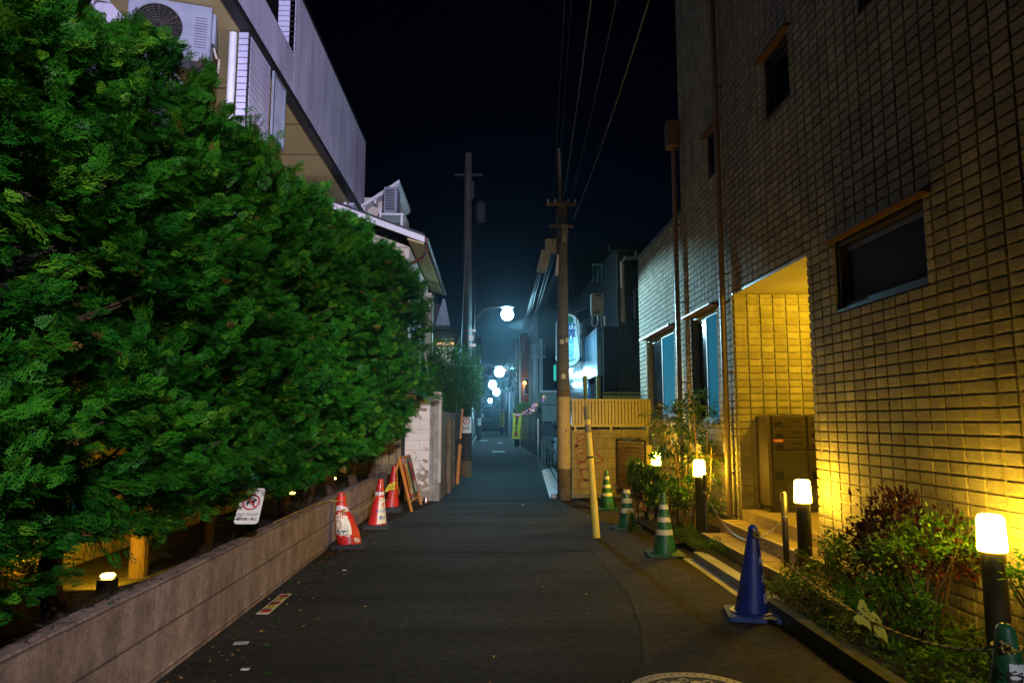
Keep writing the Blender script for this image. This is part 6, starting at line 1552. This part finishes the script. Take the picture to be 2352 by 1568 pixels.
# block wall, panel fence, gates, rubbish cage
t = thing('block_wall', 'grey-green block wall on the right of the alley behind the rubbish cage', 'wall', (2.9, 30, 0)); bx('blockwork', M['greyblock'], t, 2.25, 3.1, 31.0, 31.2, 0, 1.50); bx('footing', M['concrete'], t, 2.22, 3.1, 30.9, 31.0, 0, .2)
t = thing('panel_fence', 'pale grey-green ribbed panel fence on top of the grey block wall', 'fence', (2.9, 30.9, 1.5)); mb = MB(); x = 2.27
while x < 3.08: mb.box(x, x + .035, 30.9, 30.93, 1.62, 2.20); mb.box(x + .035, x + .045, 30.915, 30.94, 1.62, 2.20); x += .045
mb.build('ribs', M['greyfence'], t); bx('top_rail', M['greyfence'], t, 2.25, 3.1, 30.87, 30.94, 2.2, 2.25); bx('bottom_rail', M['greyfence'], t, 2.25, 3.1, 30.87, 30.94, 1.57, 1.62); bx('post', M['greyfence'], t, 2.33, 2.37, 30.95, 31.0, 1.5, 2.2)
t = thing('folding_gate', 'black glossy folding gates along the right of the alley reflecting warm light', 'gate', (2.2, 38, 0))
P_ = [(2.22, 31.3), (2.12, 33.5), (2.12, 35.2), (2.02, 37.5), (2.02, 39.5), (1.93, 42), (1.95, 44.2)]
mb = MB()
for k in range(len(P_) - 1):
    a, b = P_[k], P_[k + 1]; mb.add([(a[0], a[1], .08), (b[0], b[1], .08), (b[0], b[1], 1.95), (a[0], a[1], 1.95), (a[0] + .05, a[1], .08), (b[0] + .05, b[1], .08), (b[0] + .05, b[1], 1.95), (a[0] + .05, a[1], 1.95)], [(3, 2, 1, 0), (4, 5, 6, 7), (0, 1, 5, 4), (2, 3, 7, 6), (1, 2, 6, 5), (0, 4, 7, 3)])
mb.build('leaves', M['blackgloss'], t)
bx('gate_post', M['galv'], t, 2.10, 2.16, 31.25, 31.3, 0, 1.7); bx('top_rail', M['fencepanel'], t, 1.97, 2.24, 37.3, 37.4, 1.96, 2.02)
t = thing('rubbish_cage', 'galvanised rubbish collection cage with a grid front beside the block wall', 'container', (2.0, 25, 0))
bx('side_panel', M['acwhite'], t, 2.18, 2.48, 24.0, 24.02, .18, 1.02); 
mb = MB()
for k in range(5): mb.box(1.845 + .078 * k, 1.86 + .078 * k, 25.0 - .24 * k, 25.03 - .24 * k, .12, .95)
for k in range(6): mb.tube([(1.85, 25.6, .15 + .16 * k), (2.17, 24.02, .15 + .16 * k)], .012, 5)
for k in range(8): f = k / 7; mb.tube([(1.85 + .32 * f, 25.6 - 1.58 * f, .12), (1.85 + .32 * f, 25.6 - 1.58 * f, .97)], .010, 5)
mb.build('grid', M['galv'], t); MB().prism([(0, 0), (.32, -1.58), (.65, -1.56), (.33, .02)], (1.84, 25.6, .98), (1, 0, 0), (0, 1, 0), .03).build('lid', M['galv'], t); bx('inner_panel', M['greenpanel'], t, 2.2, 2.5, 24.03, 25.5, .1, .95)
mb = MB(); mb.tube([(2.33 + .07 * math.cos(a), 23.99, .65 + .09 * math.sin(a)) for a in np.linspace(0, 6.28, 15)], .008, 4, cap=False); mb.tube([(2.28, 23.99, .60), (2.33, 23.99, .70), (2.38, 23.99, .60)], .008, 4); mb.build('emblem', M['ink'], t)
# vine with coloured fairy lights
bush('green vine growing over the gate top on the right', (2.05, 43, 2.42), (.42, 2.2, .32), 2200, [M['leaf'], M['leafpale']], .12, 71, 'vine', False)
bush('leafy bush under the pale balcony on the right carrying the fairy lights', (2.65, 33.0, 2.0), (.35, 1.0, .28), 900, [M['leaf']], .10, 72, 'bush', False)
t = thing('fairy_lights', 'string of coloured fairy lights draped over the gate tops', 'fairy lights', (2.2, 36, 2.4))
FL = [emat('fairy_' + n_, c_, 5) for n_, c_ in (('gold', (1, .62, .25)), ('violet', (.55, .2, 1)), ('pink', (1, .25, .6)), ('blue', (.2, .3, 1)))]
mb = MB(); gq = random.Random(9); pl = catmull([(1.98, 42.5, 2.10), (2.15, 39.0, 2.18), (2.25, 36, 2.38), (2.34, 33.0, 2.55), (2.42, 31.2, 2.62)], 12)
for k in range(95):
    p = pl[int(gq.random() * (len(pl) - 1))] + Vector((gq.uniform(-.08, .08), 0, gq.uniform(-.22, .12))); r_ = .014 * gq.uniform(.6, 1.2); mi = gq.choice((0, 0, 1, 2, 0, 3)); mb.lathe([(.001, -r_), (r_, 0), (.001, r_)], tuple(p), 6, mi)
mb.build('bulbs', FL, t); MB().tube(pl, .006, 4).build('wire', M['cable'], t)
# roof aerial and railing above the dark houses on the right
t = thing('roof_railing', 'pale roof railing just visible over the dark house right of the pole', 'railing', (3.2, 22, 6)); mb = MB()
for k in range(3): mb.box(3.28 + .14 * k, 3.30 + .14 * k, 21.98, 22.0, 6.0, 6.55)
mb.box(3.26, 3.62, 21.97, 22.01, 6.55, 6.6); mb.build('bars', M['greenpanel'], t)
bld2 = house('dark_house', 'dark silhouette house behind the blue tiled shop', 'house', (3.7, 9, 34, 50, 0, 9.5), 'dark', 'roof', 1.0)

# unseen lamp post added behind the photographer for the pale light and fill spots
t = thing('street_lamp', 'unseen lamp post added behind the photographer, outside the photo', 'street lamp', (2.1, -5.7, 0))
MB().lathe([(.06, 0), (.04, 4.3)], (2.12, -5.75, 0), 12).build('post', M['metal'], t, True); bx('housing', M['metal'], t, 1.9, 2.1, -5.85, -5.68, 3.8, 4.2)

# ================================================================== HAZE
hz = bx('haze', M['black'], None, -45, 45, -12, 190, -1.0, 26)
tag(hz, kind='stuff')
hm = bpy.data.materials.new('night_haze'); hm.use_nodes = True; ht = hm.node_tree; ht.nodes.clear()
ho = ht.nodes.new('ShaderNodeOutputMaterial'); hv = ht.nodes.new('ShaderNodeVolumePrincipled')
hv.inputs['Color'].default_value = (.6, .82, 1, 1); hv.inputs['Density'].default_value = .0011; hv.inputs['Anisotropy'].default_value = .90
ht.links.new(hv.outputs[0], ho.inputs['Volume']); hz.data.materials.clear(); hz.data.materials.append(hm)
